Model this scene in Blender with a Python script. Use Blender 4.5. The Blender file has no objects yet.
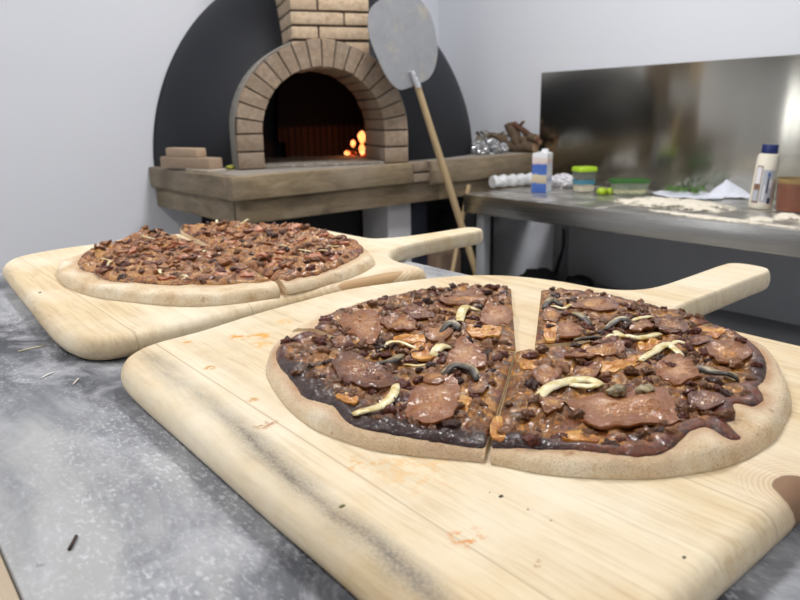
import bpy, bmesh, math, random
import numpy as np
from mathutils import Vector, Matrix, noise
random.seed(7)
PI = math.pi
SC = bpy.context.scene
COL = SC.collection
# ------------------------------------------------------------------ camera
P_, R_, PHI, F = 0.27082, -0.01916, 0.69340, 673.96
CZ = 1.18
_c, _s = math.cos, math.sin
_rot = Matrix(((_c(PHI), _s(PHI), 0), (-_s(PHI), _c(PHI), 0), (0, 0, 1)))
_fw = Vector((0, _c(P_), -_s(P_))); _rt = Vector((1, 0, 0)); _up = _rt.cross(_fw)
RT = _rot @ (_rt * _c(R_) + _up * _s(R_)); UP = _rot @ (_up * _c(R_) - _rt * _s(R_)); FW = _rot @ _fw
CAMP = Vector((0, 0, CZ))
def ray(px, py): return RT * ((px - 400) / F) + UP * ((300 - py) / F) + FW
def at(px, py, z):
    d = ray(px, py); return CAMP + d * ((z - CZ) / d.z)
def aty(px, py, y):
    d = ray(px, py); return CAMP + d * (y / d.y)
def atx(px, py, x):
    d = ray(px, py); return CAMP + d * (x / d.x)
def mpp(p): return (Vector(p) - CAMP).dot(FW) / F      # metres per pixel at a point
cd = bpy.data.cameras.new('camera'); cam = bpy.data.objects.new('camera', cd); COL.objects.link(cam)
cam.matrix_world = Matrix.Translation(CAMP) @ Matrix((RT, UP, -FW)).transposed().to_4x4()
cd.sensor_width = 36; cd.lens = F / 800 * 36; cd.clip_start = 0.02
cd.dof.use_dof = True; cd.dof.focus_distance = 0.52; cd.dof.aperture_fstop = 13
SC.camera = cam

# ------------------------------------------------------------------ object helpers
WL = {}
def link_obj(name, me, parent=None, loc=None):
    o = bpy.data.objects.new(name, me); COL.objects.link(o)
    if parent is not None: o.parent = parent
    if loc is not None: o.location = loc
    return o
def tag(o, label=None, cat=None, group=None, kind=None):
    if label: o['label'] = label
    if cat: o['category'] = cat
    if group: o['group'] = group
    if kind: o['kind'] = kind
    return o
def thing(name, label, cat, loc=(0, 0, 0), rz=0, group=None):
    o = link_obj(name, None, None, loc); o.rotation_euler.z = rz; o.empty_display_size = 0.05
    WL[o.name] = (Vector(loc), rz); return tag(o, label, cat, group)
def base_of(parent):
    while parent.parent is not None: parent = parent.parent
    return parent
def mesh_from(name, V, Fc, mat, smooth=40, tolocal=None):
    me = bpy.data.meshes.new(name)
    if tolocal is not None: V = [tolocal @ Vector(v) for v in V]
    me.from_pydata([tuple(v) for v in V], [], [tuple(f) for f in Fc]); me.update()
    mats = mat if isinstance(mat, (list, tuple)) else [mat]
    for m in mats: me.materials.append(m)
    if smooth:
        me.polygons.foreach_set('use_smooth', [True] * len(me.polygons))
        if smooth < 180: me.set_sharp_from_angle(angle=math.radians(smooth))
    return me
def obj(name, VF, mat, parent=None, loc=None, smooth=40, local=False, mi=None):
    """VF in world coordinates (unless local); a parented part is shifted into its root's frame, a
    top-level mesh gets its origin at loc (or at the centre of its base)."""
    V, Fc = VF
    if local == 'oven': V = [OM @ Vector(v) for v in V]; local = False
    if parent is not None:
        r = base_of(parent); T = None
        if not local:
            L, rz = WL[r.name]; T = (Matrix.Translation(L) @ Matrix.Rotation(rz, 4, 'Z')).inverted()
        o = link_obj(name, mesh_from(name, V, Fc, mat, smooth, T), parent)
    else:
        if loc is None:
            A = np.array([tuple(v) for v in V]); mn, mx = A.min(0), A.max(0)
            loc = Vector(((mn[0] + mx[0]) / 2, (mn[1] + mx[1]) / 2, mn[2]))
        o = link_obj(name, mesh_from(name, V, Fc, mat, smooth, Matrix.Translation(-Vector(loc))), None, loc)
        WL[o.name] = (Vector(loc), 0)
    if mi is not None: o.data.polygons.foreach_set('material_index', mi)
    return o
def join(*parts):
    V, Fc = [], []
    for v, f in parts:
        n = len(V); V += list(v); Fc += [tuple(i + n for i in q) for q in f]
    return V, Fc
def xf(VF, M): return [M @ Vector(v) for v in VF[0]], VF[1]
def box(x0, x1, y0, y1, z0, z1, bev=0.0, seg=2, jit=0.0):
    bm = bmesh.new(); bmesh.ops.create_cube(bm, size=1)
    for v in bm.verts:
        v.co = Vector((x0 + (v.co.x + .5) * (x1 - x0), y0 + (v.co.y + .5) * (y1 - y0), z0 + (v.co.z + .5) * (z1 - z0)))
    if bev: bmesh.ops.bevel(bm, geom=bm.edges[:], offset=bev, segments=seg, affect='EDGES', profile=.5)
    if jit:
        for v in bm.verts: v.co += Vector((random.uniform(-jit, jit), random.uniform(-jit, jit), random.uniform(-jit, jit)))
    return take(bm)
def take(bm):
    bm.verts.index_update()
    r = ([v.co.copy() for v in bm.verts], [tuple(v.index for v in f.verts) for f in bm.faces]); bm.free(); return r
def lathe(prof, n=32, c=(0, 0, 0)):
    V, Fc = [], []; m = len(prof)
    for i in range(n):
        a = 2 * PI * i / n
        for r, z in prof: V.append(Vector((c[0] + r * _c(a), c[1] + r * _s(a), c[2] + z)))
    for i in range(n):
        j = (i + 1) % n
        for k in range(m - 1): Fc.append((i * m + k, j * m + k, j * m + k + 1, i * m + k + 1))
    if prof[0][0] > 1e-6: Fc.append(tuple(i * m for i in range(n))[::-1])
    if prof[-1][0] > 1e-6: Fc.append(tuple(i * m + m - 1 for i in range(n)))
    return V, Fc
def tube(pts, rad, n=10, squash=1.0, upv=None):
    pts = [Vector(p) for p in pts]; V, Fc = [], []
    rs = rad if isinstance(rad, (list, tuple)) else [rad] * len(pts)
    prev = None
    for i, p in enumerate(pts):
        t = (pts[min(i + 1, len(pts) - 1)] - pts[max(i - 1, 0)]).normalized()
        if prev is None:
            a = Vector(upv) if upv else (Vector((0, 0, 1)) if abs(t.z) < .9 else Vector((1, 0, 0)))
        else: a = prev
        b = t.cross(a).normalized(); a = b.cross(t).normalized(); prev = a
        for k in range(n):
            g = 2 * PI * k / n
            V.append(p + (b * _c(g) + a * _s(g) * squash) * rs[i])
    for i in range(len(pts) - 1):
        for k in range(n):
            l = (k + 1) % n; Fc.append((i * n + k, i * n + l, (i + 1) * n + l, (i + 1) * n + k))
    Fc.append(tuple(range(n))[::-1]); Fc.append(tuple((len(pts) - 1) * n + k for k in range(n)))
    return V, Fc
def smooth_poly(pts, per=8, closed=True):
    """Catmull-Rom through the points (any dimension)."""
    P = [np.array(p, float) for p in pts]; n = len(P); out = []
    for i in range(n if closed else n - 1):
        if closed: a, b, c, d = P[i - 1], P[i], P[(i + 1) % n], P[(i + 2) % n]
        else: a, b, c, d = P[max(i - 1, 0)], P[i], P[i + 1], P[min(i + 2, n - 1)]
        for k in range(per):
            t = k / per
            out.append(.5 * (2 * b + (c - a) * t + (2 * a - 5 * b + 4 * c - d) * t * t + (3 * b - a - 3 * c + d) * t ** 3))
    if not closed: out.append(P[-1])
    return np.array(out)
def resample(P, n, closed=True):
    P = np.asarray(P, float); Q = np.vstack([P, P[:1]]) if closed else P
    d = np.r_[0, np.cumsum(np.hypot(*(np.diff(Q[:, :2], axis=0).T)))]
    s = np.linspace(0, d[-1], n, endpoint=not closed)
    return np.column_stack([np.interp(s, d, Q[:, k]) for k in range(Q.shape[1])])
def ccw(P):
    P = np.asarray(P, float); x, y = P[:, 0], P[:, 1]
    return P if np.sum(x * np.roll(y, -1) - np.roll(x, -1) * y) > 0 else P[::-1]
def inside(P, Q):
    """points Q inside polygon P"""
    x, y = Q[:, 0], Q[:, 1]; r = np.zeros(len(Q), bool); A, B = P, np.roll(P, -1, 0)
    for (x1, y1), (x2, y2) in zip(A, B):
        c = (y1 > y) != (y2 > y)
        with np.errstate(divide='ignore', invalid='ignore'):
            r ^= c & (x < (x2 - x1) * (y - y1) / (y2 - y1) + x1)
    return r
def polydist(P, Q, closed=True):
    A = P; B = np.roll(P, -1, 0)
    if not closed: A, B = P[:-1], P[1:]
    AB = B - A; L = (AB ** 2).sum(1) + 1e-12
    t = np.clip(((Q[:, None] - A[None]) * AB[None]).sum(2) / L[None], 0, 1)
    D = Q[:, None] - (A[None] + AB[None] * t[..., None])
    return np.sqrt((D ** 2).sum(2).min(1))
def nz(x, y, z=0.0, s=1.0): return noise.noise(Vector((x * s, y * s, z)))
RINGS = [1, .985, .96, .93, .89, .84, .78, .7, .6, .5, .4, .3, .2, .1]
def patch(outline, ztop, thick, rings=RINGS, center=None, zbot=None):
    """closed solid over a star-shaped outline: top surface ztop(x, y) (arrays), underside thick below it or at zbot"""
    P = ccw(outline); n = len(P); c = P.mean(0) if center is None else np.array(center)
    R = [c + (P - c) * t for t in rings]
    pts = np.vstack(R + [c[None]]); zt = ztop(pts[:, 0], pts[:, 1])
    zb = (zt - thick) if zbot is None else np.full(len(pts), zbot)
    V = [Vector((a, b, z)) for (a, b), z in zip(pts, zt)]; Fc = []
    for k in range(len(rings) - 1):
        for i in range(n):
            j = (i + 1) % n; Fc.append((k * n + i, k * n + j, (k + 1) * n + j, (k + 1) * n + i))
    m = len(pts) - 1; k = len(rings) - 1
    for i in range(n): Fc.append((k * n + i, k * n + (i + 1) % n, m))
    o = len(V)
    V += [Vector((a, b, z)) for (a, b), z in zip(P, zb[:n])]; V.append(Vector((c[0], c[1], zb[m])))
    for i in range(n):
        j = (i + 1) % n; Fc.append((o + i, o + j, j, i)); Fc.append((o + j, o + i, o + n))
    return V, Fc
from mathutils.geometry import delaunay_2d_cdt
def fill(outline, sp, jit=.25):
    """even triangulation of an outline: (points, triangles, number of boundary points)"""
    P = ccw(outline); per = np.hypot(*(np.roll(P, -1, 0) - P).T).sum(); P = resample(P, max(24, int(per / sp))); n = len(P)
    mn, mx = P.min(0), P.max(0); G = []; k = 0; y = mn[1]; rg = np.random.default_rng(3)
    while y < mx[1]:
        xs = np.arange(mn[0] + (sp / 2 if k % 2 else 0), mx[0], sp); G.append(np.column_stack([xs, np.full(len(xs), y)])); y += sp * .866; k += 1
    G = np.vstack(G); G = G + rg.uniform(-jit, jit, G.shape) * sp
    G = G[inside(P, G)]; G = G[pdist(P, G) > sp * .55]
    A = [Vector(p) for p in np.vstack([P, G])]
    v, e, f, ov_, oe, of = delaunay_2d_cdt(A, [(i, (i + 1) % n) for i in range(n)], [], 1, 1e-7)
    return np.array([tuple(q) for q in v]), [tuple(q) for q in f], n
def pdist(P, Q):
    out = np.empty(len(Q))
    for i in range(0, len(Q), 3000): out[i:i + 3000] = polydist(P, Q[i:i + 3000])
    return out
def sheetmesh(outline, sp, zf, zbot):
    """surface zf over an outline with a skirt down to zbot (number or function) and a floor"""
    Q, T, n = fill(outline, sp); z = zf(Q[:, 0], Q[:, 1])
    V = [Vector((a, b, c)) for (a, b), c in zip(Q, z)]
    zb = zbot(Q[:n, 0], Q[:n, 1]) if callable(zbot) else np.full(n, zbot)
    o = len(V); V += [Vector((a, b, c)) for (a, b), c in zip(Q[:n], zb)]; Fc = list(T)
    for i in range(n): j = (i + 1) % n; Fc.append((i, o + i, o + j, j))
    v, e, f, _a, _b, _c2 = delaunay_2d_cdt([Vector(p) for p in Q[:n]], [(i, (i + 1) % n) for i in range(n)], [], 1, 1e-7)
    if len(v) == n and not callable(zbot): Fc += [tuple(o + i for i in q)[::-1] for q in f]
    return V, Fc, Q
def slab(outline, z0, prof, ws=None):
    """an outline given a rounded edge: prof = list of (inset, height)"""
    P = ccw(outline); n = len(P)
    T = np.roll(P, -1, 0) - np.roll(P, 1, 0); T /= np.hypot(T[:, 0], T[:, 1])[:, None]
    N = np.column_stack([-T[:, 1], T[:, 0]])          # inward
    V, Fc = [], []
    k_ = np.ones(n) if ws is None else np.array([ws(a, b) for a, b in P])
    for ins, h in prof:
        Q = P + N * (ins * k_)[:, None]; V += [Vector((a, b, z0 + h)) for a, b in Q]
    for k in range(len(prof) - 1):
        for i in range(n):
            j = (i + 1) % n; Fc.append((k * n + i, k * n + j, (k + 1) * n + j, (k + 1) * n + i))
    bm = bmesh.new(); vs = [bm.verts.new(v) for v in V]
    for f in Fc: bm.faces.new([vs[i] for i in f])
    bm.normal_update()
    b = bm.faces.new([vs[i] for i in range(n)][::-1]); t = bm.faces.new([vs[(len(prof) - 1) * n + i] for i in range(n)])
    bm.normal_update(); bmesh.ops.triangulate(bm, faces=[b, t])
    return take(bm)
def blob(c, r, sub=3, amp=.3, freq=2.0, sx=1, sy=1, sz=1, seed=0.0, flat=None, ridged=False):
    bm = bmesh.new(); bmesh.ops.create_icosphere(bm, subdivisions=sub, radius=1)
    for v in bm.verts:
        d = v.co.normalized()
        k = noise.fractal(d * freq + Vector((seed, seed * 1.7, -seed)), .8, 2.0, 3)
        if ridged: k = 1 - 2 * abs(k)
        v.co = d * (1 + amp * k)
        v.co = Vector((v.co.x * sx * r, v.co.y * sy * r, v.co.z * sz * r))
        if flat is not None and v.co.z < flat * r: v.co.z = flat * r
        v.co += Vector(c)
    return take(bm)

# ------------------------------------------------------------------ material helpers
def lin(c):
    if isinstance(c, str): c = [int(c[i:i + 2], 16) for i in (0, 2, 4)]
    f = lambda u: u / 12.92 if u <= .04045 else ((u + .055) / 1.055) ** 2.4
    return tuple(f(v / 255) for v in c[:3]) + (1,)
class Mat:
    def __init__(s, name, col='888888', rough=.6, metal=0., **kw):
        s.m = bpy.data.materials.new(name); s.m.use_nodes = True
        s.t = s.m.node_tree; s.b = s.t.nodes['Principled BSDF']
        s.set('Base Color', lin(col)); s.set('Roughness', rough); s.set('Metallic', metal)
        for k, v in kw.items(): s.set(k.replace('_', ' '), v)
        s._co = None
    def set(s, k, v):
        if isinstance(v, bpy.types.NodeSocket): s.t.links.new(v, s.b.inputs[k])
        else: s.b.inputs[k].default_value = v
        return s
    def n(s, typ, ins=None, **attrs):
        nd = s.t.nodes.new(typ)
        for k, v in attrs.items(): setattr(nd, k, v)
        for k, v in (ins or {}).items():
            if isinstance(v, bpy.types.NodeSocket): s.t.links.new(v, nd.inputs[k])
            else: nd.inputs[k].default_value = v
        return nd
    def co(s, scale=(1, 1, 1), off=(0, 0, 0), rot=(0, 0, 0)):
        if s._co is None: s._co = s.n('ShaderNodeTexCoord').outputs['Object']
        return s.n('ShaderNodeMapping', {'Vector': s._co, 'Scale': scale, 'Location': off, 'Rotation': rot}).outputs[0]
    def noise(s, scale, detail=4, rough=.55, vec=None, dist=0.):
        return s.n('ShaderNodeTexNoise', {'Vector': vec if vec is not None else s.co(), 'Scale': scale, 'Detail': detail,
                   'Roughness': rough, 'Distortion': dist}).outputs['Fac']
    def voro(s, scale, vec=None, feature='F1', out='Distance'):
        return s.n('ShaderNodeTexVoronoi', {'Vector': vec if vec is not None else s.co(), 'Scale': scale}, feature=feature).outputs[out]
    def ramp(s, fac, *stops):
        r = s.n('ShaderNodeValToRGB', {'Fac': fac}); e = r.color_ramp.elements
        while len(e) < len(stops): e.new(.5)
        for el, (p, c) in zip(e, stops):
            el.position = p; el.color = lin(c) if not isinstance(c, (int, float)) else (c, c, c, 1)
        return r.outputs['Color']
    def mix(s, fac, a, b, mode='MIX'):
        nd = s.n('ShaderNodeMix', data_type='RGBA', blend_type=mode)
        for k, v in ((0, fac), (6, a), (7, b)):
            if isinstance(v, bpy.types.NodeSocket): s.t.links.new(v, nd.inputs[k])
            else: nd.inputs[k].default_value = lin(v) if isinstance(v, str) else v
        return nd.outputs[2]
    def math(s, op, a, b=0., clamp=False):
        return s.n('ShaderNodeMath', {0: a, 1: b}, operation=op, use_clamp=clamp).outputs[0]
    def attr(s, name): return s.n('ShaderNodeAttribute', attribute_name=name).outputs['Fac']
    def sep(s, v):
        nd = s.n('ShaderNodeSeparateXYZ', {0: v}); return nd.outputs[0], nd.outputs[1], nd.outputs[2]
    def bump(s, h, strength=.3, dist=.002):
        b = s.n('ShaderNodeBump', {'Height': h, 'Strength': strength, 'Distance': dist}).outputs[0]
        s.set('Normal', b); return s
    def glint(s, scale, strength, dist, detail=2):
        h = s.noise(scale, detail, .5)
        s.set('Coat Normal', s.n('ShaderNodeBump', {'Height': h, 'Strength': strength, 'Distance': dist}).outputs[0]); return s
    def color(s, c): return s.set('Base Color', c)
def simple(name, col, rough=.6, metal=0., var=.12, scale=40, **kw):
    m = Mat(name, col, rough, metal, **kw)
    c = lin(col); d = tuple(v * (1 - var) for v in c[:3]) + (1,); e = tuple(min(1, v * (1 + var)) for v in c[:3]) + (1,)
    m.color(m.mix(m.noise(scale), d, e)); return m.m

# ------------------------------------------------------------------ room
XR, YB, XL, YF, ZC = 2.43, 2.59, -3.4, -2.6, 2.8
mw = Mat('wall_paint', 'D6D8E0', .7); mw.color(mw.mix(mw.noise(1.2, 3), 'D8DCE6', 'E1E4EB')); mw.bump(mw.noise(90, 3), .06, .002)
MWALL = mw.m
mf = Mat('floor_tile', '8A8A8C', .35)
mf.color(mf.n('ShaderNodeTexBrick', {'Vector': mf.co(), 'Color1': lin('B8B4AE'), 'Color2': lin('AEAAA4'), 'Mortar': lin('5A5A5C'),
         'Scale': 1.6, 'Mortar Size': .006, 'Brick Width': 1., 'Row Height': 1.}, offset=0.).outputs[0])
MFLOOR = mf.m
MCEIL = simple('ceiling_paint', 'E4E4E2', .8, var=.03, scale=3)
def struct(name, VF, mat, **kw): return tag(obj(name, VF, mat, **kw), kind='structure')
struct('floor', box(XL - .1, XR + .1, YF - .1, YB + .1, -.08, 0), MFLOOR, smooth=0)
struct('ceiling', box(XL - .1, XR + .1, YF - .1, YB + .1, ZC, ZC + .08), MCEIL, smooth=0)
WX0, WX1, WZ0, WZ1 = -2.15, -1.42, .75, 2.3
struct('wall_back', join(box(XL, WX0, YB, YB + .1, 0, ZC), box(WX1, XR + .1, YB, YB + .1, 0, ZC),
       box(WX0, WX1, YB, YB + .1, 0, WZ0), box(WX0, WX1, YB, YB + .1, WZ1, ZC)), MWALL, smooth=0)
struct('wall_right', box(XR, XR + .1, YF, YB, 0, ZC), MWALL, smooth=0)
struct('wall_left', box(XL - .1, XL, YF, YB + .1, 0, ZC), MWALL, smooth=0)
struct('wall_front', box(XL - .1, XR + .1, YF - .1, YF, 0, ZC), MWALL, smooth=0)
MFRAME = simple('window_frame_white', 'D8D8D6', .4, var=.03)
w1 = struct('window_1', join(box(WX0, WX0 + .06, YB + .02, YB + .08, WZ0, WZ1), box(WX1 - .06, WX1, YB + .02, YB + .08, WZ0, WZ1),
            box(WX0 + .06, WX1 - .06, YB + .02, YB + .08, WZ0, WZ0 + .06), box(WX0 + .06, WX1 - .06, YB + .02, YB + .08, WZ1 - .06, WZ1),
            box((WX0 + WX1) / 2 - .03, (WX0 + WX1) / 2 + .03, YB + .025, YB + .075, WZ0 + .06, WZ1 - .06)), MFRAME, smooth=0)
mg = Mat('window_glass', 'FFFFFF', .0); mg.set('Alpha', .06)
obj('pane', box(WX0 + .06, WX1 - .06, YB + .048, YB + .052, WZ0 + .06, WZ1 - .06), mg.m, w1, smooth=0)
# ceiling lights
ml = Mat('light_diffuser', 'FFFFFF', .5); ml.set('Emission Color', (1, .98, .95, 1)); ml.set('Emission Strength', 2.0)
MDIF = ml.m; MTRIM = simple('light_trim', 'D0D0D0', .4, var=.02)
for i, (lx, ly, pw, lab) in enumerate([(1.25, 1.25, 33, 'square ceiling light panel nearest the oven corner'), (1.25, -.75, 11, 'square ceiling light panel behind the camera'),
                                  (-.75, 1.15, 21, 'square ceiling light panel left of the counter'), (-.75, -.75, 9, 'square ceiling light panel at the rear left of the room')]):
    t = thing('ceiling_light', lab, 'ceiling light', (lx, ly, ZC), group='ceiling light panels')
    obj('frame', join(box(lx - .22, lx + .22, ly - .22, ly - .2, ZC - .03, ZC), box(lx - .22, lx + .22, ly + .2, ly + .22, ZC - .03, ZC),
        box(lx - .22, lx - .2, ly - .2, ly + .2, ZC - .03, ZC), box(lx + .2, lx + .22, ly - .2, ly + .2, ZC - .03, ZC)), MTRIM, t, smooth=0)
    obj('diffuser', box(lx - .2, lx + .2, ly - .2, ly + .2, ZC - .015, ZC - .005), MDIF, t, smooth=0)
    L = bpy.data.lights.new('panel_lamp', 'AREA'); L.shape = 'SQUARE'; L.size = .38; L.energy = pw; L.color = (1, .975, .95)
    lo = bpy.data.objects.new('panel_lamp', L); COL.objects.link(lo); lo.parent = t; lo.location = (0, 0, -.035)
w = bpy.data.worlds.new('world'); SC.world = w; w.use_nodes = True
w.node_tree.nodes['Background'].inputs[0].default_value = (.93, .96, 1, 1); w.node_tree.nodes['Background'].inputs[1].default_value = 8.5

# ------------------------------------------------------------------ counter
CT, BT = .978, 1.0                    # counter top, board top
def blade_prof(th=.022): return [(.009, 0), (.004, .002), (.001, .006), (0, .011), (.0012, .0155), (.004, .0195), (.0075, .0215), (.010, th), (.0115, th)]
mc = Mat('counter_stone', '84878E', .5)
v = mc.co((1, .45, 1)); v2 = mc.co((1, .7, 1), rot=(0, 0, .5))
big = mc.noise(7, 6, .62, v, .4); mid = mc.noise(26, 6, .7, v2, .6); fine = mc.noise(420, 3, .6, mc.co((1, .5, 1)))
base = mc.ramp(big, (.36, '36393F'), (.46, '585B62'), (.54, '80838A'), (.64, 'ACADAE'))
c1 = mc.mix(mc.ramp(mid, (.46, 0), (.66, .7)), base, 'B8BAC0')
dust = mc.math('MULTIPLY', mc.ramp(fine, (.52, 0), (.68, 1.)), mc.ramp(mc.noise(15, 4, .6, v), (.42, .05), (.62, .75)))
c2 = mc.mix(dust, c1, 'D6D8DE')
mc.color(mc.mix(mc.ramp(mc.noise(60, 5, .7), (.66, 0), (.74, .5)), c2, '3C3E44')); mc.bump(mid, .12, .002)
MCOUNT = mc.m
mt = Mat('counter_edge_wood', 'B9A78F', .6); mt.color(mt.mix(mt.noise(30, 5, .6, mt.co((3, .2, 1))), 'A08E78', 'C9B9A2')); MEDGE = mt.m
t = thing('counter', 'grey mottled stone counter dusted with flour under both pizza boards', 'counter', (.32, .2, 0))
obj('stone_top', box(.031, .607, -.5, 1.075, CT - .03, CT, .002), MCOUNT, t)
obj('wooden_edge', box(-.09, .0305, -.5, 1.075, CT - .03, CT - .001, .002), MEDGE, t)
obj('counter_body', box(.0, .57, -.48, 1.04, .0, CT - .0305), simple('counter_body_paint', 'C4C4C4', .6), t, smooth=0)

# ------------------------------------------------------------------ wooden boards
def wood_board_mat(name, off, scorch=None, stains=(), knots=(), seams=.121, seam0=.06, tint=('EADCBE', 'DFCCA8', 'CBB288')):
    m = Mat(name, 'E6D3B0', .55); m.set('Specular IOR Level', .3)
    p = m.co(off=off); x, y, z = m.sep(p)
    warp = m.noise(3.5, 3, .5, p)
    xs = m.math('ADD', x, m.math('MULTIPLY', warp, .03))
    gv = m.n('ShaderNodeCombineXYZ', {0: m.math('MULTIPLY', xs, 1.), 1: m.math('MULTIPLY', y, .05), 2: m.math('MULTIPLY', z, .6)}).outputs[0]
    g1 = m.noise(55, 5, .6, gv, .3); g2 = m.noise(420, 3, .6, gv)
    pid = m.math('FLOOR', m.math('DIVIDE', m.math('SUBTRACT', x, seam0), seams))
    rnd = m.n('ShaderNodeTexWhiteNoise', {'W': pid}, noise_dimensions='1D').outputs['Value']
    c = m.ramp(g1, (.3, tint[0]), (.5, tint[1]), (.7, tint[2]))
    c = m.mix(m.math('MULTIPLY', rnd, .3), c, 'D6BC94')
    c = m.mix(m.ramp(g2, (.48, 0), (.72, .5)), c, 'B8966A')
    flour = m.ramp(m.noise(9, 5, .6, p), (.4, 0), (.68, .7)); c = m.mix(flour, c, 'EFE7D4')
    fr = m.math('FRACT', m.math('DIVIDE', m.math('SUBTRACT', x, seam0), seams))
    sd = m.math('MINIMUM', fr, m.math('SUBTRACT', 1., fr))
    c = m.mix(m.ramp(sd, (0., .55), (.008, 0)), c, '9A7A50')
    if scorch:
        x0, slope, wid, ya, yb = scorch
        xc = m.math('ADD', x0, m.math('MULTIPLY', y, slope)); xc = m.math('ADD', xc, m.math('MULTIPLY', m.math('SUBTRACT', m.noise(14, 3, .6, p), .5), .016))
        d = m.math('DIVIDE', m.math('ABSOLUTE', m.math('SUBTRACT', x, xc)), wid)
        d = m.math('SUBTRACT', 1., d, True)
        up = m.n('ShaderNodeMapRange', {'Value': z, 'From Min': .016, 'From Max': .021}).outputs[0]
        br = m.ramp(m.noise(24, 4, .65, m.co((1.2, .35, 1), off)), (.3, .15), (.62, 1.))
        fn = m.ramp(m.noise(900, 2, .6, m.co((1, .5, 1), off)), (.3, .6), (.6, 1.))
        k = m.math('MULTIPLY', m.math('MULTIPLY', d, br), m.math('MULTIPLY', fn, up))
        yend = m.n('ShaderNodeMapRange', {'Value': y, 'From Min': yb, 'From Max': yb - .03}).outputs[0]
        c = m.mix(m.math('MULTIPLY', m.math('MULTIPLY', k, 1.0, True), yend), c, '6A645C')
    for (sx, sy, r, colr, amt) in stains:
        dv = m.n('ShaderNodeVectorMath', {0: p, 1: (sx, sy, .022)}, operation='DISTANCE').outputs['Value']
        k = m.math('SUBTRACT', 1., m.math('DIVIDE', dv, r), True)
        k = m.math('MULTIPLY', m.ramp(k, (0, 0), (.6, 1)), m.ramp(m.noise(120, 4, .7, p), (.47, 0), (.56, amt)))
        c = m.mix(k, c, colr)
    for (sx, sy, rx, ry, colr) in knots:
        dx = m.math('DIVIDE', m.math('SUBTRACT', x, sx), rx); dy = m.math('DIVIDE', m.math('SUBTRACT', y, sy), ry)
        dd = m.math('SQRT', m.math('ADD', m.math('MULTIPLY', dx, dx), m.math('MULTIPLY', dy, dy)))
        dd = m.math('ADD', dd, m.math('MULTIPLY', m.math('SUBTRACT', m.noise(30, 3, .6, p), .5), .5))
        ringw = m.n('ShaderNodeTexWave', {'Vector': m.n('ShaderNodeCombineXYZ', {0: dd}).outputs[0], 'Scale': 1.6}).outputs['Fac']
        c = m.mix(m.math('MULTIPLY', m.ramp(dd, (.9, 1.), (2.6 / 3, 0)) if False else m.n('ShaderNodeMapRange', {'Value': dd, 'From Min': 2.6, 'From Max': 1.}).outputs[0], m.math('MULTIPLY', ringw, .45)), c, 'B48A5C')
        c = m.mix(m.ramp(dd, (.9, 1.), (1., 0)), c, colr)
    m.color(c); m.bump(m.math('ADD', g2, m.noise(900, 2, .5, p)), .12, .0008)
    return m.m
b1 = [(.136, .20), (.133, .13), (.142, .105), (.165, .097), (.25, .097), (.34, .096), (.46, .097), (.52, .10), (.548, .112), (.558, .14), (.558, .19), (.560, .245), (.564, .268), (.573, .288), (.595, .298),
      (.67, .299), (.75, .300), (.790, .300), (.808, .307), (.815, .322), (.815, .340), (.808, .352), (.785, .356), (.70, .354), (.64, .355), (.612, .366), (.597, .39),
      (.593, .43), (.583, .47), (.565, .505), (.535, .535), (.50, .552), (.46, .565), (.40, .577), (.34, .571), (.28, .562), (.225, .549), (.182, .544), (.157, .531), (.143, .508), (.138, .47), (.137, .37), (.136, .27)]
# the blade's corner in front of the camera and its sides
b1o = smooth_poly(b1, 6)
def HW(x, y): return 1. if x < .5 else max(.42, 1 - (x - .5) * 6)
STA = [(at(x, y, BT).x, at(x, y, BT).y, r, c, a) for x, y, r, c, a in [
    (240, 337, .012, 'D9982F', .9), (262, 336, .012, 'DDA23C', .9), (285, 322, .010, 'E0B050', .7), (188, 343, .006, 'D9962E', 1.), (265, 424, .009, 'A8651E', 1.),
    (262, 345, .012, 'E0AF55', .7), (467, 537, .010, 'D4862A', 1.), (335, 573, .012, 'B06A20', 1.), (350, 590, .010, 'B87630', .8), (252, 400, .006, 'C99A55', .8),
    (415, 470, .03, 'E0B87E', .6), (534, 563, .004, '9A5A22', 1.), (365, 465, .014, 'D9A866', .8), (210, 368, .006, 'CFA060', 1.), (560, 420, .02, 'D8A050', .3)]]
LOC1 = Vector((.36, .33, CT)); LOC2 = Vector((.36, .82, CT))
kp = at(786, 490, BT)
MB1 = wood_board_mat('board_wood_scorched', (LOC1.x, LOC1.y, 0), (.139, .055, .0135, .0, .53), STA, [(kp.x + .006, kp.y - .004, .014, .012, '8A6B52')])
o = obj('pizza_board', slab(b1o, CT + .0003, blade_prof(), HW), MB1, loc=LOC1)
tag(o, 'nearer pale wooden pizza board with a dark scorch streak along its left edge', 'pizza board', 'wooden pizza boards')
b2 = [(.137, .78), (.130, .66), (.133, .61), (.146, .582), (.175, .572), (.22, .574), (.28, .581), (.36, .588), (.44, .588), (.50, .580), (.525, .582), (.533, .6),
      (.533, .63), (.540, .66), (.556, .684), (.585, .706), (.63, .716), (.70, .721), (.755, .721), (.777, .726), (.784, .738), (.782, .754), (.766, .763), (.70, .765), (.65, .771), (.618, .783), (.605, .80),
      (.602, .87), (.600, .94), (.590, .99), (.562, 1.03), (.51, 1.05), (.40, 1.056), (.28, 1.060), (.22, 1.055), (.175, 1.035), (.152, .995), (.147, .95), (.142, .87)]
kp2 = at(372, 278, BT)
MB2 = wood_board_mat('board_wood_clean', (LOC2.x, LOC2.y, 0), None, (), [(kp2.x, kp2.y, .05, .010, 'B8966C')], seams=.117, seam0=.062)
o = obj('pizza_board', slab(smooth_poly(b2, 6), CT + .0003, blade_prof(), HW), MB2, loc=LOC2)
tag(o, 'farther pale wooden pizza board set behind the other, handle pointing to the bench', 'pizza board', 'wooden pizza boards')
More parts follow.
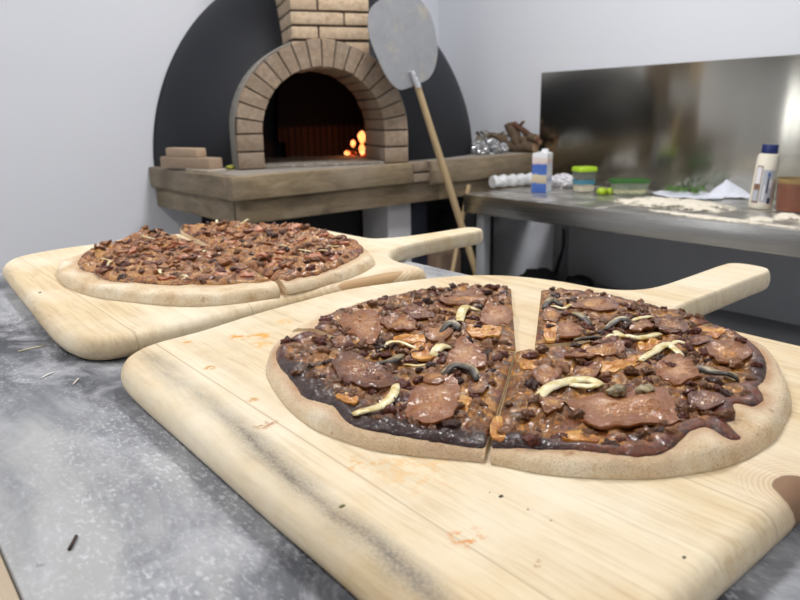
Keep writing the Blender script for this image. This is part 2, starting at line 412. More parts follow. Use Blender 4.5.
# ------------------------------------------------------------------ pizza materials
md = Mat('baked_dough', 'D9BE96', .75)
n1 = md.noise(28, 5, .65); n2 = md.noise(260, 4, .6); n3 = md.noise(900, 2, .6)
c = md.ramp(n1, (.28, 'BC9870'), (.42, 'DCC4A0'), (.56, 'E8D8BC'), (.72, 'F2E8D6'))
c = md.mix(md.ramp(n2, (.55, 0), (.75, .6)), c, 'EEE3CB')
c = md.mix(md.ramp(md.noise(40, 3, .6, md.co(off=(3, 1, 0))), (.66, 0), (.74, .85)), c, '8A5A2C')
tk = md.math('MULTIPLY', md.attr('toast'), md.ramp(n1, (.38, .1), (.6, .8)))
c = md.mix(tk, c, 'A8703C'); c = md.mix(md.ramp(n3, (.36, .45), (.46, 0)), c, 'A88A62')
md.color(c); md.bump(md.math('ADD', n2, n3), .5, .002); MDOUGH = md.m
md = Mat('floury_crumb', 'EADFC6', .85); md.color(md.mix(md.noise(180, 4), 'D9C8A4', 'F4ECD8')); md.bump(md.noise(300, 3), .5, .002); MCRUMB = md.m
def sauce_mat(name, dark, red, brown, gold, off=0., goldamt=.5, mince=('2A120C', '5A3018', '8A5630', '6E3A20')):
    m = Mat(name, red, .3); m.set('Specular IOR Level', .35)
    ch = m.attr('char'); mk = m.attr('mince'); cell = m.attr('cell')
    n1 = m.noise(42, 5, .65, m.co(off=(off, 0, 0))); n2 = m.noise(190, 4, .7); n3 = m.noise(30, 5, .6, m.co(off=(off + 5, 2, 0))); n4 = m.noise(800, 3, .65)
    c = m.ramp(n1, (.3, dark), (.42, red), (.54, brown), (.66, red))
    c = m.mix(m.ramp(n3, (.43, 0), (.54, goldamt)), c, gold)
    c = m.mix(m.ramp(n2, (.36, .8), (.48, 0)), c, dark)
    mc_ = m.ramp(cell, (0., mince[0]), (.3, mince[1]), (.62, mince[3]), (1., mince[2]))
    mc_ = m.mix(m.ramp(n2, (.42, 0), (.6, .45)), mc_, m.mix(.5, mc_, gold))
    c = m.mix(m.math('MULTIPLY', m.ramp(mk, (.25, 0), (.6, 1)), .88), c, mc_)
    c = m.mix(m.ramp(n4, (.4, .75), (.5, 0)), c, dark); c = m.mix(m.ramp(m.noise(330, 4, .7, m.co(off=(7, 0, 0))), (.56, 0), (.66, .55)), c, 'C89A66')
    bdm = m.ramp(m.math('ADD', m.attr('band'), m.math('MULTIPLY', m.math('SUBTRACT', n3, .5), .9)), (.4, 0), (.72, .85))
    c = m.mix(bdm, c, m.mix(m.ramp(n2, (.4, 0), (.55, 1)), '2E0C0C', '5C2018'))
    k = m.math('MULTIPLY', m.ramp(m.math('ADD', ch, m.math('MULTIPLY', m.math('SUBTRACT', n2, .5), .8)), (.3, 0), (.62, 1.)), .94)
    c = m.mix(k, c, m.mix(m.ramp(n4, (.45, 0), (.6, 1)), '120808', '3A1410')); m.color(c)
    m.set('Roughness', m.ramp(n2, (.3, .3), (.7, .6))); m.set('Coat Weight', .42); m.set('Coat Roughness', .06)
    m.bump(m.math('ADD', m.math('MULTIPLY', n2, .7), m.math('MULTIPLY', n4, .2)), .55, .003); m.glint(330, .9, .0011)
    return m.m
MSAUCE = sauce_mat('burgundy_sauce', '1E0A07', '5E2014', '86481C', 'C4862E', 0., .9, ('1C0C08', '5E361A', 'A4703E', '764622'))
MSAUCE2 = sauce_mat('brown_sauce', '280E08', '70301A', '985E2E', 'CC9450', 3., .9, ('2C140C', '8E542A', 'D4A470', 'A86A3E'))
def meat(name, a, b, c_, rough=.4, sc=300):
    m = Mat(name, a, rough); m.set('Specular IOR Level', .55)
    n1 = m.noise(sc, 4, .65); m.color(m.ramp(n1, (.3, a), (.5, b), (.7, c_))); m.bump(n1, .7, .0012); m.set('Coat Weight', .3); m.set('Coat Roughness', .12); m.set('Specular IOR Level', .35); return m.m
MCR = [meat('mince_brown', '341A0C', '6E4222', '9E6C3C'), meat('mince_red', '30110C', '602818', '864628'), meat('mince_dark', '1E0E0B', '3E2016', '64381F', .32), meat('mince_tan', '5A341C', '92603A', 'BC8C60')]
def ham_mat(name, pale, mid, edge, trans=.15):
    m = Mat(name, mid, .4); m.set('Specular IOR Level', .35); m.set('Subsurface Weight', trans); m.set('Subsurface Radius', (.006, .002, .001)); m.set('Subsurface Scale', .5)
    n1 = m.noise(45, 4, .6); n2 = m.noise(380, 4, .65); e = m.attr('edge')
    c = m.ramp(n1, (.32, edge), (.46, mid), (.62, pale))
    c = m.mix(m.ramp(n2, (.48, 0), (.66, .6)), c, edge); c = m.mix(m.ramp(m.noise(700, 3, .6), (.53, 0), (.64, .6)), c, 'E6C8A0'); c = m.mix(m.ramp(m.noise(600, 3, .6, m.co(off=(4, 0, 0))), (.36, .5), (.46, 0)), c, '4E2410')
    c = m.mix(m.math('MULTIPLY', m.ramp(m.math('ADD', e, m.math('MULTIPLY', m.math('SUBTRACT', n1, .5), .7)), (.35, 0), (.85, 1)), .85), c, edge)
    m.color(c); m.set('Coat Weight', .42); m.set('Coat Roughness', .06); m.glint(300, .9, .0011); m.bump(m.math('ADD', n1, m.math('MULTIPLY', n2, .3)), .8, .004); return m.m
MHAM = [ham_mat('bacon_pink', 'C6946A', 'A4662F', '7E4410'), ham_mat('bacon_orange', 'CC9040', 'AA6A26', '6C3810'), ham_mat('bacon_brown', 'AE7846', '884C24', '52240C')]
MHAMP = ham_mat('ham_pale', 'E0B098', 'CC9070', 'A45C38')
mo = Mat('roast_onion', 'E6D9A8', .35); mo.set('Subsurface Weight', .2); mo.set('Subsurface Radius', (.004, .003, .002)); mo.set('Specular IOR Level', .6)
mo.color(mo.ramp(mo.noise(140, 3, .5, mo.co((1, 1, 1))), (.35, 'C9AE62'), (.5, 'E6D9A6'), (.65, 'F1EACB'))); mo.bump(mo.noise(500, 2), .3, .0006); MONION = mo.m
mm = Mat('mushroom_flesh', '8A7A58', .4); mm.color(mm.ramp(mm.noise(160, 4, .6), (.35, '4A3E2C'), (.5, '8C7C5A'), (.66, 'B5A684'))); mm.bump(mm.noise(400, 3), .5, .001); MMUSH = mm.m
mm = Mat('mushroom_gill', '2E2620', .4); mm.color(mm.mix(mm.noise(300, 3), '16110E', '453A30')); mm.bump(mm.noise(500, 3), .6, .001); MGILL = mm.m
mm = Mat('melted_cheese', 'C98A34', .3); mm.set('Specular IOR Level', .6); mm.set('Subsurface Weight', .15); mm.set('Subsurface Radius', (.006, .003, .001))
mm.color(mm.ramp(mm.noise(90, 4, .6), (.32, '8A4A18'), (.48, 'BC7A2C'), (.66, 'D8A85A'))); mm.bump(mm.noise(220, 4), .6, .002); MCHEESE = mm.m
# ------------------------------------------------------------------ pizza builder
def px2(pts, z, zf=None, yf=0):
    """pixels to the plane z (to zf for those below image row yf)"""
    return np.array([at(x, y, z if zf is None or y < yf else zf)[:2] for x, y in pts])
def pizza_fields(outline, sauce, rim_h, base_h, seed, far=(9, 10)):
    def H(x, y, outside=False):
        Q = np.column_stack([x, y]); d = pdist(outline, Q); d = np.where(inside(outline, Q), d, 0)
        ds = pdist(sauce, Q); ins = inside(sauce, Q); sd = np.where(ins, -ds, ds)     # >0: on the bare rim
        w = np.maximum(d + np.where(ins, 0, ds), 1e-4)
        n = np.array([nz(a, b, seed, 22) + .5 * nz(a, b, seed, 60) for a, b in Q])
        r = .008
        edge = np.sqrt(np.clip(1 - (1 - np.clip(d / r, 0, 1)) ** 2, 0, 1))
        # rim swelling fades under the sauce
        swell = np.where(ins, np.exp(-(ds / .012) ** 2), 1.) * np.clip(.35 + (d + ds) / .022, 0, 1.25)
        dep = x * .639 + y * .769; ff = 1 - .8 * np.clip((dep - far[0]) / (far[1] - far[0]), 0, 1)
        return BT + .0004 + (base_h * (.55 + .45 * ff) + rim_h * swell * ff * (1 + .25 * n)) * (.12 + .88 * edge) + .0012 * n * edge
    return H
def mince_field(x, y, seed, cover):
    """relief of the mince and cheese lying in the sauce: height, mask and a value per lump"""
    h = np.zeros(len(x)); mk = np.zeros(len(x)); cl = np.zeros(len(x))
    for i, (a, b) in enumerate(zip(x, y)):
        m = noise.noise(Vector((a * 26, b * 26, seed))) + .35 * noise.noise(Vector((a * 70, b * 70, seed))) + cover
        w = Vector((noise.noise(Vector((a * 90, b * 90, 3.))), noise.noise(Vector((a * 90, b * 90, 7.))), 0)) * .0022
        d, p = noise.voronoi(Vector(((a + w.x) / .0078, (b + w.y) / .0078, seed)))
        c = max(0., 1 - (d[0] / .62) ** 2) ** .5
        k = min(1., max(0., m * 4))
        h[i] = c * k; mk[i] = min(1., c * 1.6) * k; cl[i] = (math.sin(p[0].x * 12.9898 + p[0].y * 78.233) * 43758.5453) % 1
    return h, mk, cl
def band(sauce, x, y, w): return np.exp(-(pdist(sauce, np.column_stack([x, y])) / w) ** 2)
def build_slice(poly, label, H, sauce, seed, matset, group, char_f=None, sp=.0019, lump=.0016, thick=.0018, cover=.30, mh=.0036, bw=.011):
    P = resample(ccw(poly), 300); c = P.mean(0)
    t = thing('pizza_slice', label, 'pizza slice', (c[0], c[1], BT), group=group)
    V, Fc, _q = sheetmesh(P, .0036, lambda x, y: np.maximum(H(x, y), BT + .0014), BT + .0006)
    cr = obj('crust', (V, Fc), MDOUGH, t, smooth=50)
    W = np.array([tuple(v)[:2] for v in V]); a = cr.data.attributes.new('toast', 'FLOAT', 'POINT')
    a.data.foreach_set('value', np.exp(-(pdist(sauce, W) / .0065) ** 2).astype(np.float32))
    S = c + (P - c) * .9985
    def pull(S):
        u = np.ones(len(S)); S = S.copy(); S0 = S.copy()
        for _ in range(120):
            out = ~inside(sauce, S)
            if not out.any(): break
            u[out] -= .008; S[out] = c + (S0[out] - c) * np.maximum(u[out], .02)[:, None]
        return S
    S = pull(resample(pull(S), 300))
    def Hs(x, y):
        Q = np.column_stack([x, y]); d = pdist(S, Q)
        n = np.array([1.2 * nz(a, b, seed, 45) + .8 * nz(a, b, seed + 3, 120) + .6 * nz(a, b, seed + 9, 300) for a, b in Q])
        h, mk, cl = mince_field(x, y, seed, cover); h = h * (1 - .85 * band(sauce, x, y, bw))
        return H(x, y) + .0003 + (thick + lump * n + mh * h) * np.sqrt(np.clip(d / .0075, 0, 1))
    V, Fc, Q = sheetmesh(S, sp, Hs, lambda x, y: np.maximum(H(x, y) - .001, BT + .0012))
    o = obj('topping_sauce', (V, Fc), matset['sauce'], t, smooth=180)
    W = np.array([tuple(v)[:2] for v in V]); h, mk, cl = mince_field(W[:, 0], W[:, 1], seed, cover); bd = band(sauce, W[:, 0], W[:, 1], bw); mk = mk * (1 - .9 * bd)
    for nm, val in (('char', char_f(W[:, 0], W[:, 1]) if char_f else np.zeros(len(W))), ('mince', mk), ('cell', cl), ('band', bd)):
        a = o.data.attributes.new(nm, 'FLOAT', 'POINT'); a.data.foreach_set('value', val.astype(np.float32))
    return t, S, c, Hs
def edge_attr(o, n, rings):
    a = o.data.attributes.new('edge', 'FLOAT', 'POINT'); m = len(o.data.vertices); v = np.ones(m)
    for k, t in enumerate(rings): v[k * n:(k + 1) * n] = t
    v[len(rings) * n] = 0; a.data.foreach_set('value', v)
HR = [1, .97, .92, .84, .72, .58, .42, .25, .1]
def ham(name, t, outline, H, mat, seed, lift=.0015, th=.0016, wave=.002, n=56):
    P = ccw(outline); P = smooth_poly(P, 5); P = resample(P, n); c = P.mean(0)
    P = c + (P - c) * (1 + .10 * np.array([nz(p[0], p[1], seed, 160) for p in P]))[:, None]
    zc = np.percentile(H(P[:, 0], P[:, 1]), 60); R = np.hypot(*(P - c).T).max()
    def zf(x, y):
        h = H(x, y); k = np.hypot(x - c[0], y - c[1]) / R
        n_ = np.array([nz(a, b, seed, 55) for a, b in zip(x, y)])
        z_ = np.maximum(.5 * h + .5 * zc, h - .001) + lift + wave * n_ + .002 * (k ** 2) * np.array([nz(a, b, seed + 4, 40) for a, b in zip(x, y)])
        return np.maximum(z_, h + .0007)
    o = obj(name, patch(P, zf, th, HR, center=c), mat, t, smooth=60); edge_attr(o, n, HR); return o
def strip(name, t, pts, H, mat, r0, lift=.0025, squash=.38, arch=.0025):
    P = smooth_poly([tuple(p) for p in pts], 5, closed=False); z = H(P[:, 0], P[:, 1]); n = len(P)
    z = np.convolve(np.pad(z, 2, 'edge'), np.ones(5) / 5, 'valid')
    s = np.linspace(0, 1, n)
    V = [Vector((a, b, zz + lift + arch * _s(PI * u))) for (a, b), zz, u in zip(P, z, s)]
    rad = [r0 * (.35 + .65 * _s(PI * min(1, max(0, .08 + .84 * u))) ** .6) for u in s]
    return obj(name, tube(V, rad, 10, squash), mat, t, smooth=180)
CRM = []
for k in range(10):
    vf = blob((0, 0, 0), 1, 3, .62, 2.3, 1, .85, .62, seed=k * 3.1)
    for j in range(4):
        me = mesh_from('mince_crumble', vf[0], vf[1], MCR[j], 180); CRM.append(me)
def crumbles(t, S, H, count, rmin, rmax, seed, avoid=(), weights=None, xname='mince_crumble', edge=.004):
    rnd = random.Random(seed); mn, mx = S.min(0), S.max(0); loc = WL[t.name][0]; done = 0; pts = []
    tries = 0
    while done < count and tries < 20000:
        tries += 1
        p = np.array([[rnd.uniform(mn[0], mx[0]), rnd.uniform(mn[1], mx[1])]])
        if nz(p[0, 0], p[0, 1], seed, 45) < -.4: continue
        if not inside(S, p)[0] or polydist(S, p)[0] < edge: continue
        if any(inside(a, p)[0] for a in avoid) and rnd.random() < .93: continue
        r = rnd.uniform(rmin, rmax) * (1.25 if rnd.random() < .12 else 1)
        if any((p[0, 0] - q[0]) ** 2 + (p[0, 1] - q[1]) ** 2 < (.6 * (r + q[2])) ** 2 for q in pts): continue
        pts.append((p[0, 0], p[0, 1], r))
        done += 1
    P = np.array([(a, b) for a, b, _ in pts]); Z = H(P[:, 0], P[:, 1])
    for (a, b, r), z in zip(pts, Z):
        me = CRM[rnd.randrange(10) * 4 + rnd.choices(range(4), weights or (4, 3, 2, 2))[0]]
        o = link_obj(xname, me, t, (a - loc.x, b - loc.y, z + r * .0 - loc.z))
        o.rotation_euler = (rnd.uniform(-.5, .5), rnd.uniform(-.5, .5), rnd.uniform(0, 6.28)); o.scale = (r, r * rnd.uniform(.8, 1.2), r * rnd.uniform(.8, 1.05))
def sector(outline, apex, a0, a1, near0=None, near1=None):
    """part of the outline seen from apex between two angles (radians, ccw)"""
    O = ccw(outline); d = O - np.array(apex); ang = np.arctan2(d[:, 1], d[:, 0])
    rel = np.mod(ang - a0, 2 * PI); k = rel < np.mod(a1 - a0, 2 * PI)
    idx = np.where(k)[0]; idx = idx[np.argsort(rel[idx])]
    return np.vstack([np.array([apex]), O[idx]])
# ---- pizza 1
Z1 = BT + .003
o1 = px2([(268, 380), (267, 366), (273, 350), (288, 337), (303, 326), (322, 316), (345, 306), (380, 297), (420, 290.5), (460, 287.5), (505, 288), (540, 289.5), (585, 292), (622, 297.5), (660, 308), (700, 320), (738, 336), (757, 346), (771, 360),
          (785, 383), (791, 405), (786, 422), (775, 440), (756, 455), (730, 467), (700, 474), (660, 479.5), (620, 480.5), (580, 479), (540, 475), (500, 467), (470, 462.5), (435, 459.5), (400, 455.5), (370, 450.5), (335, 439), (308, 426), (285, 406)], Z1, BT, 350)
O1 = resample(smooth_poly(o1, 8), 420)
ZS = BT + .0068
s1 = px2([(278, 366), (276, 354), (284, 345), (296, 339), (308, 336), (316, 331), (322, 322), (334, 311), (352, 305), (385, 296), (425, 288), (465, 285.5), (505, 286), (545, 287.5), (590, 290), (625, 296), (662, 306), (700, 318), (735, 334), (757, 352), (766, 368),
          (765, 382), (757, 396), (764, 404), (752, 414), (733, 413), (735, 427), (722, 430), (742, 440), (728, 444), (706, 436), (690, 441), (678, 451), (660, 459), (630, 461), (600, 458), (565, 453), (530, 451), (500, 449), (470, 447), (440, 444), (410, 440), (385, 436),
          (362, 431), (345, 424), (333, 412), (317, 405), (303, 399), (296, 388), (286, 376)], ZS)
S1 = resample(smooth_poly(s1, 6), 300)
H1 = pizza_fields(O1, S1, .0050, .0044, 1.3, (.50, .62))
cc = tuple(at(519, 346, ZS)[:2])
ang = lambda px, py, c=cc: math.atan2(at(px, py, ZS).y - c[1], at(px, py, ZS).x - c[0])
aB, aL, aF, aR = ang(526, 290), ang(296, 333), ang(487, 452), ang(700, 324)
def char1(x, y):
    Q = np.column_stack([x, y]); d = pdist(S1, Q); k = np.exp(-(d / .016) ** 2)
    lp = np.array(at(330, 390, ZS)[:2]); fp = np.array(at(430, 440, ZS)[:2])
    side = np.clip(np.exp(-(np.hypot(*(Q - lp).T) / .07) ** 2) + 1.0 * np.exp(-(np.hypot(*(Q - fp).T) / .075) ** 2), 0, 1)
    rp = np.array(at(745, 372, ZS)[:2]); side = np.clip(side + .6 * np.exp(-(np.hypot(*(Q - rp).T) / .035) ** 2), 0, 1)
    return k * side + .22 * side
def cut(poly, apex_px, e0=None, e1=None):
    p = poly.copy(); p[0] = at(*apex_px, ZS)[:2]; return p
def trimmed(apexpx, a0, a1):
    return sector(O1, tuple(at(*apexpx, ZS)[:2]), a0, a1)
EPS = .004
slices = {
 'BL': (trimmed((516, 349), ang(513.5, 288, tuple(at(516, 349, ZS)[:2])), ang(299, 332.6, tuple(at(516, 349, ZS)[:2]))), 'front'),
 'FL': (trimmed((515, 350), ang(298, 334, tuple(at(515, 350, ZS)[:2])), ang(487.5, 455, tuple(at(515, 350, ZS)[:2]))), 'x'),
 'FR': (trimmed((516, 350.5), ang(488.5, 455, tuple(at(516, 350.5, ZS)[:2])), ang(716, 324.3, tuple(at(516, 350.5, ZS)[:2]))), 'x'),
 'BR': (trimmed((535, 343), ang(716, 323, tuple(at(535, 343, ZS)[:2])), ang(539, 288, tuple(at(535, 343, ZS)[:2]))), 'x')}
LAB1 = {'BL': 'back left quarter of the nearer pizza, beside the open cut showing pale dough', 'FL': 'front left quarter of the nearer pizza, with blackened sauce along its crust',
        'FR': 'front right quarter of the nearer pizza, the largest slice with wide pale crust', 'BR': 'back right quarter of the nearer pizza, smallest slice next to the board handle'}
BUILT = {}
for i, k in enumerate(('BL', 'FL', 'FR', 'BR')):
    BUILT[k] = build_slice(slices[k][0], LAB1[k], H1, S1, 2.0 + i, {'sauce': MSAUCE}, 'quarters of the nearer pizza', char1)
def owner(c, built):
    for k, (t, S, cc_, Hs) in built.items():
        if inside(S, np.array([c]))[0]: return k
    return min(built, key=lambda k: np.hypot(*(built[k][2] - np.array(c))))
HAM1 = [([(345, 315), (377, 312), (380, 332), (372, 344), (360, 340), (342, 327)], 0), ([(332, 365), (352, 356), (378, 368), (395, 384), (392, 392), (350, 388)], 2), ([(420, 388), (457, 384), (453, 422), (420, 427), (405, 418)], 0),
        ([(405, 305), (430, 313), (432, 320), (410, 319)], 2), ([(457, 342), (477, 347), (487, 362), (470, 370), (447, 365)], 0), ([(487, 305), (511, 307), (509, 324), (482, 322)], 0), ([(440, 298), (472, 290), (487, 300), (463, 305)], 1),
        ([(567, 306), (595, 297), (617, 306), (600, 311)], 1), ([(560, 325), (580, 329), (577, 338), (560, 338)], 0), ([(567, 355), (617, 346), (622, 355), (580, 362)], 1), ([(564, 404), (600, 397), (659, 391), (677, 425), (629, 429), (588, 428)], 0),
        ([(656, 367), (680, 358), (701, 378), (690, 385), (662, 384)], 0), ([(532, 373), (550, 367), (562, 376), (545, 388)], 1), ([(707, 351), (732, 345), (750, 360), (720, 366)], 1), ([(655, 318), (682, 322), (687, 335), (660, 333)], 2),
        ([(380, 322), (405, 318), (420, 328), (395, 334)], 1), ([(430, 370), (447, 377), (440, 388), (424, 384)], 1), ([(600, 402), (620, 398), (612, 410), (596, 412)], 2), ([(575, 370), (600, 366), (596, 378), (578, 380)], 1),
        ([(688, 400), (712, 396), (724, 410), (700, 416)], 2), ([(590, 340), (612, 336), (616, 343), (596, 346)], 2), ([(425, 330), (447, 328), (452, 338), (430, 340)], 1), ([(690, 338), (708, 336), (712, 345), (694, 346)], 2),
        ([(540, 404), (560, 402), (562, 414), (544, 418)], 1), ([(470, 380), (488, 378), (484, 392), (470, 394)], 2), ([(330, 340), (345, 336), (352, 346), (338, 350)], 2), ([(630, 325), (650, 322), (652, 330), (634, 332)], 1), ([(545, 310), (560, 312), (556, 322), (543, 320)], 1)]
ZT = BT + .0085
AV = {k: [] for k in BUILT}
for i, (pts, mi) in enumerate(HAM1):
    P = px2(pts, ZT); k = owner(P.mean(0), BUILT); t, S, c, Hs = BUILT[k]
    ham('bacon_piece', t, P, Hs, MHAM[mi], i * 1.7, wave=.0022 if i != 10 else .003, lift=.0026); AV[k].append(P)
CHE = [[(395, 336), (420, 335), (424, 343), (398, 345)], [(415, 345), (440, 350), (430, 360), (412, 356)], [(520, 362), (540, 358), (545, 366), (524, 370)], [(470, 328), (500, 330), (496, 338), (470, 336)], [(560, 440), (590, 446), (600, 438), (575, 430)],
       [(640, 340), (660, 342), (655, 350), (640, 350)], [(545, 325), (556, 326), (555, 340), (545, 338)], [(340, 395), (358, 402), (350, 410), (336, 404)], [(440, 392), (470, 398), (468, 412), (455, 410)], [(600, 366), (640, 358), (640, 366), (606, 374)], [(490, 425), (500, 415), (505, 440), (494, 442)], [(700, 325), (725, 333), (715, 338), (698, 332)]]
for i, pts in enumerate(CHE):
    P = px2(pts, ZT); k = owner(P.mean(0), BUILT); t, S, c, Hs = BUILT[k]
    ham('melted_cheese', t, P, Hs, MCHEESE, 40 + i * 1.3, lift=.0012, wave=.0012)
ON1 = [([(353, 416), (370, 411), (385, 403), (394, 394), (396, 384)], .0032), ([(380, 346), (395, 342), (418, 345)], .0018), ([(433, 353), (440, 348), (450, 345)], .0042), ([(460, 320), (461, 312), (468, 306), (479, 309)], .0040),
       ([(535, 400), (548, 389), (566, 382), (588, 381), (602, 386)], .0042), ([(616, 329), (624, 336), (640, 338), (660, 331)], .0038), ([(640, 359), (655, 351), (668, 346), (682, 355)], .0032), ([(632, 319), (644, 316), (652, 315)], .0026),
       ([(700, 368), (716, 372), (736, 379)], .0022), ([(620, 336), (612, 334), (606, 336)], .0022), ([(570, 384), (592, 388), (602, 384)], .003), ([(404, 360), (416, 364), (428, 360)], .0016), ([(668, 347), (676, 342), (688, 343)], .002), ([(550, 302), (562, 306), (572, 303)], .0018)]
for pts, r in ON1:
    P = px2(pts, ZT + .003); k = owner(P.mean(0), BUILT); t, S, c, Hs = BUILT[k]
    strip('onion_strip', t, P, Hs, MONION, r * 1.12, lift=.0012)
MU1 = [([(377, 364), (388, 361), (398, 355), (402, 351)], .0032), ([(443, 371), (456, 366), (470, 369), (477, 377)], .0034), ([(543, 304), (552, 299), (562, 301)], .0036), ([(574, 312), (582, 316), (590, 322)], .0040), ([(440, 330), (450, 326), (460, 329)], .0034),
       ([(692, 366), (706, 368), (722, 374), (737, 377)], .0036), ([(575, 335), (588, 338), (600, 334)], .003), ([(605, 324), (618, 320), (630, 322)], .003)]
for pts, r in MU1:
    P = px2(pts, ZT + .003); k = owner(P.mean(0), BUILT); t, S, c, Hs = BUILT[k]
    m_ = strip('mushroom_slice', t, P, Hs, MMUSH, r, lift=.002, squash=.45)
    Q = P + (P.mean(0) - np.array([0, 0])) * 0 + np.array([-.0022, -.0022])
    strip('gill', m_, Q, Hs, MGILL, r * .85, lift=.0018, squash=.5)
for (px, py, r) in [(617, 389, 10), (645, 388, 9)]:
    p = at(px, py, ZT + .004); k = owner(p[:2], BUILT); t = BUILT[k][0]; rr = r * mpp(p)
    obj('mushroom_cap', blob(p - Vector((0, 0, rr * .15)), rr * 1.05, 3, .42, 1.6, 1.15, .8, .42, seed=px), MMUSH, t, smooth=180)
for k, n, sd in (('BL', 92, 11), ('FL', 96, 12), ('FR', 98, 13), ('BR', 60, 14)):
    t, S, c, Hs = BUILT[k]
    crumbles(t, S, Hs, n, .0026, .0054, sd, AV[k])
# ---- pizza 2
o2 = px2([(57, 279), (60, 269), (75, 260), (98, 250), (125, 242), (150, 236.5), (172, 233), (195, 229.5), (225, 228), (262, 230), (300, 233), (338, 240), (363, 249), (374.5, 260), (370, 269), (352, 278), (322, 287), (292, 294.5), (252, 302), (210, 306.5), (170, 306.5), (130, 302.5), (98, 298), (72, 290)], Z1, BT, 268)
O2 = resample(smooth_poly(o2, 8), 360)
s2 = px2([(78, 266), (84, 258), (100, 250), (125, 242), (150, 234), (172, 231), (195, 227), (225, 225.5), (262, 227.5), (300, 231), (332, 237), (352, 243), (364, 251), (360, 258), (345, 268), (322, 277), (300, 282), (288, 285.5), (276, 284.5), (240, 288), (200, 290), (172, 290), (140, 288), (118, 286), (98, 280), (82, 274)], ZS)
S2 = resample(smooth_poly(s2, 6), 240)
H2 = pizza_fields(O2, S2, .0046, .0048, 6.1)
c2 = tuple(at(232, 256, ZS)[:2])
a20, a21 = ang(172, 232, c2), ang(288, 293, c2)
LAB2 = {'L': 'left half of the farther pizza, with thick floury crust towards the counter edge', 'R': 'right half of the farther pizza, tapering towards the board handle'}
B2 = {}
B2['L'] = build_slice(sector(O2, (c2[0] - .0004, c2[1] - .0003), a20 + .055, a21 - .003), LAB2['L'], H2, S2, 8.0, {'sauce': MSAUCE2}, 'halves of the farther pizza', None, .0024, .003, .0045, .25, .004, .0006)
B2['R'] = build_slice(sector(O2, (c2[0] + .0004, c2[1] + .0003), a21 + .003, a20 - .055), LAB2['R'], H2, S2, 9.0, {'sauce': MSAUCE2}, 'halves of the farther pizza', None, .0024, .003, .0045, .25, .004, .0006)
rnd = random.Random(5)
for k in B2:
    t, S, c, Hs = B2[k]; mn, mx = S.min(0), S.max(0); cnt = 0; P0 = []
    while cnt < 74:
        p = np.array([[rnd.uniform(mn[0], mx[0]), rnd.uniform(mn[1], mx[1])]])
        if not inside(S, p)[0] or polydist(S, p)[0] < .006: continue
        r = rnd.uniform(.006, .0135); a0 = rnd.uniform(0, 6.28); q = []
        for j in range(5): q.append(p[0] + r * rnd.uniform(.6, 1.1) * np.array([_c(a0 + j * 1.257), _s(a0 + j * 1.257) * rnd.uniform(.5, 1)]))
        cnt += 1
        ham('ham_piece', t, q, Hs, (MHAM + [MHAMP])[rnd.choices((0, 1, 2, 3), (3, 3, 3, 3))[0]], cnt * 1.1, lift=.0016 + rnd.uniform(0, .002), th=.0032, wave=.0045, n=22)
    crumbles(t, S, Hs, 95, .0032, .0068, 31 + ord(k), (), (4, 4, 3, 2))
    for j in range(9):
        p = np.array([[rnd.uniform(mn[0], mx[0]), rnd.uniform(mn[1], mx[1])]])
        if not inside(S, p)[0] or polydist(S, p)[0] < .01: continue
        a0 = rnd.uniform(0, 6.28); d = np.array([_c(a0), _s(a0)]) * rnd.uniform(.006, .011)
        strip('onion_strip', t, [p[0] - d, p[0] + d[::-1] * .3, p[0] + d], Hs, MONION, .0019, lift=.0045)
# ------------------------------------------------------------------ crumbs on the boards and the counter
MBURNT = simple('burnt_crumb', '2E2416', .7, var=.4, scale=300); MHERB = simple('dried_leaf', '6B6A3A', .7, var=.3, scale=300); MWHITE = simple('white_flake', 'E6E2D8', .8, var=.1)
CRB = [(501, 497, 2.4, 'dark crumb beside another on the board in front of the nearer pizza', 0), (490, 493, 1.1, 'tiny dark crumb left of the larger crumb in front of the nearer pizza', 0), (528, 510, 1.3, 'tiny dark crumb in front of the nearer pizza, second from right', 0), (551, 521, 1.2, 'tiny dark crumb in front of the nearer pizza, rightmost of the row', 0),
       (342, 507, 2.8, 'olive leaf fragment lying on the scorched board near its left edge', 1), (684, 558, 2.2, 'small dark crumb near the front right of the nearer board', 0), (138, 371, 2.0, 'black speck on the left corner of the nearer board', 0), (729, 361, 2.6, 'dark crumb on the board right of the nearer pizza', 0), (40, 293, 1.3, 'small dark crumb on the left corner of the farther board', 0)]
for px, py, r, lab, mi in CRB:
    p = at(px, py, BT if px != 138 else BT - .001); rr = r * mpp(p)
    o = obj('crumb', blob(Vector((p.x, p.y, p.z + rr * .3)), rr, 2, .35, 1.6, 1.25, .8, .5, seed=px, flat=-.6), [MBURNT, MHERB][mi], smooth=180); tag(o, lab, 'crumb')
p0, p1 = at(69.5, 551, CT), at(76.5, 537.5, CT)
o = obj('twig', tube([p0 + Vector((0, 0, .0009)), (p0 + p1) / 2 + Vector((.0003, 0, .0012)), p1 + Vector((0, 0, .0009))], .0009, 8), simple('twig_bark', '3A2622', .6, var=.3), smooth=180); tag(o, 'thin dark twig lying on the floury grey counter', 'twig')
FLK = [(32, 349, 31, 2, 'D8C8A0', 'straw coloured flake on the counter beside the farther board'), (47, 376, 14, 2.2, 'E8E6E0', 'white flake on the counter between the board corners'), (76, 382, 6, 1.6, 'E2D8CC', 'small pale flake on the counter left of the nearer board corner')]
for px, py, ln, wd, cl, lab in FLK:
    a, b = at(px - ln * .45, py + 3, CT), at(px + ln * .45, py - 3, CT); m = (a + b) / 2; s = mpp(m)
    V = tube([a + Vector((0, 0, .0006)), m + Vector((.0005, .0006, .001)), b + Vector((0, 0, .0006))], wd * s * .5, 8, .35)
    o = obj('flake', V, simple('flake_' + cl, cl, .8, var=.1), smooth=180); tag(o, lab, 'flake')
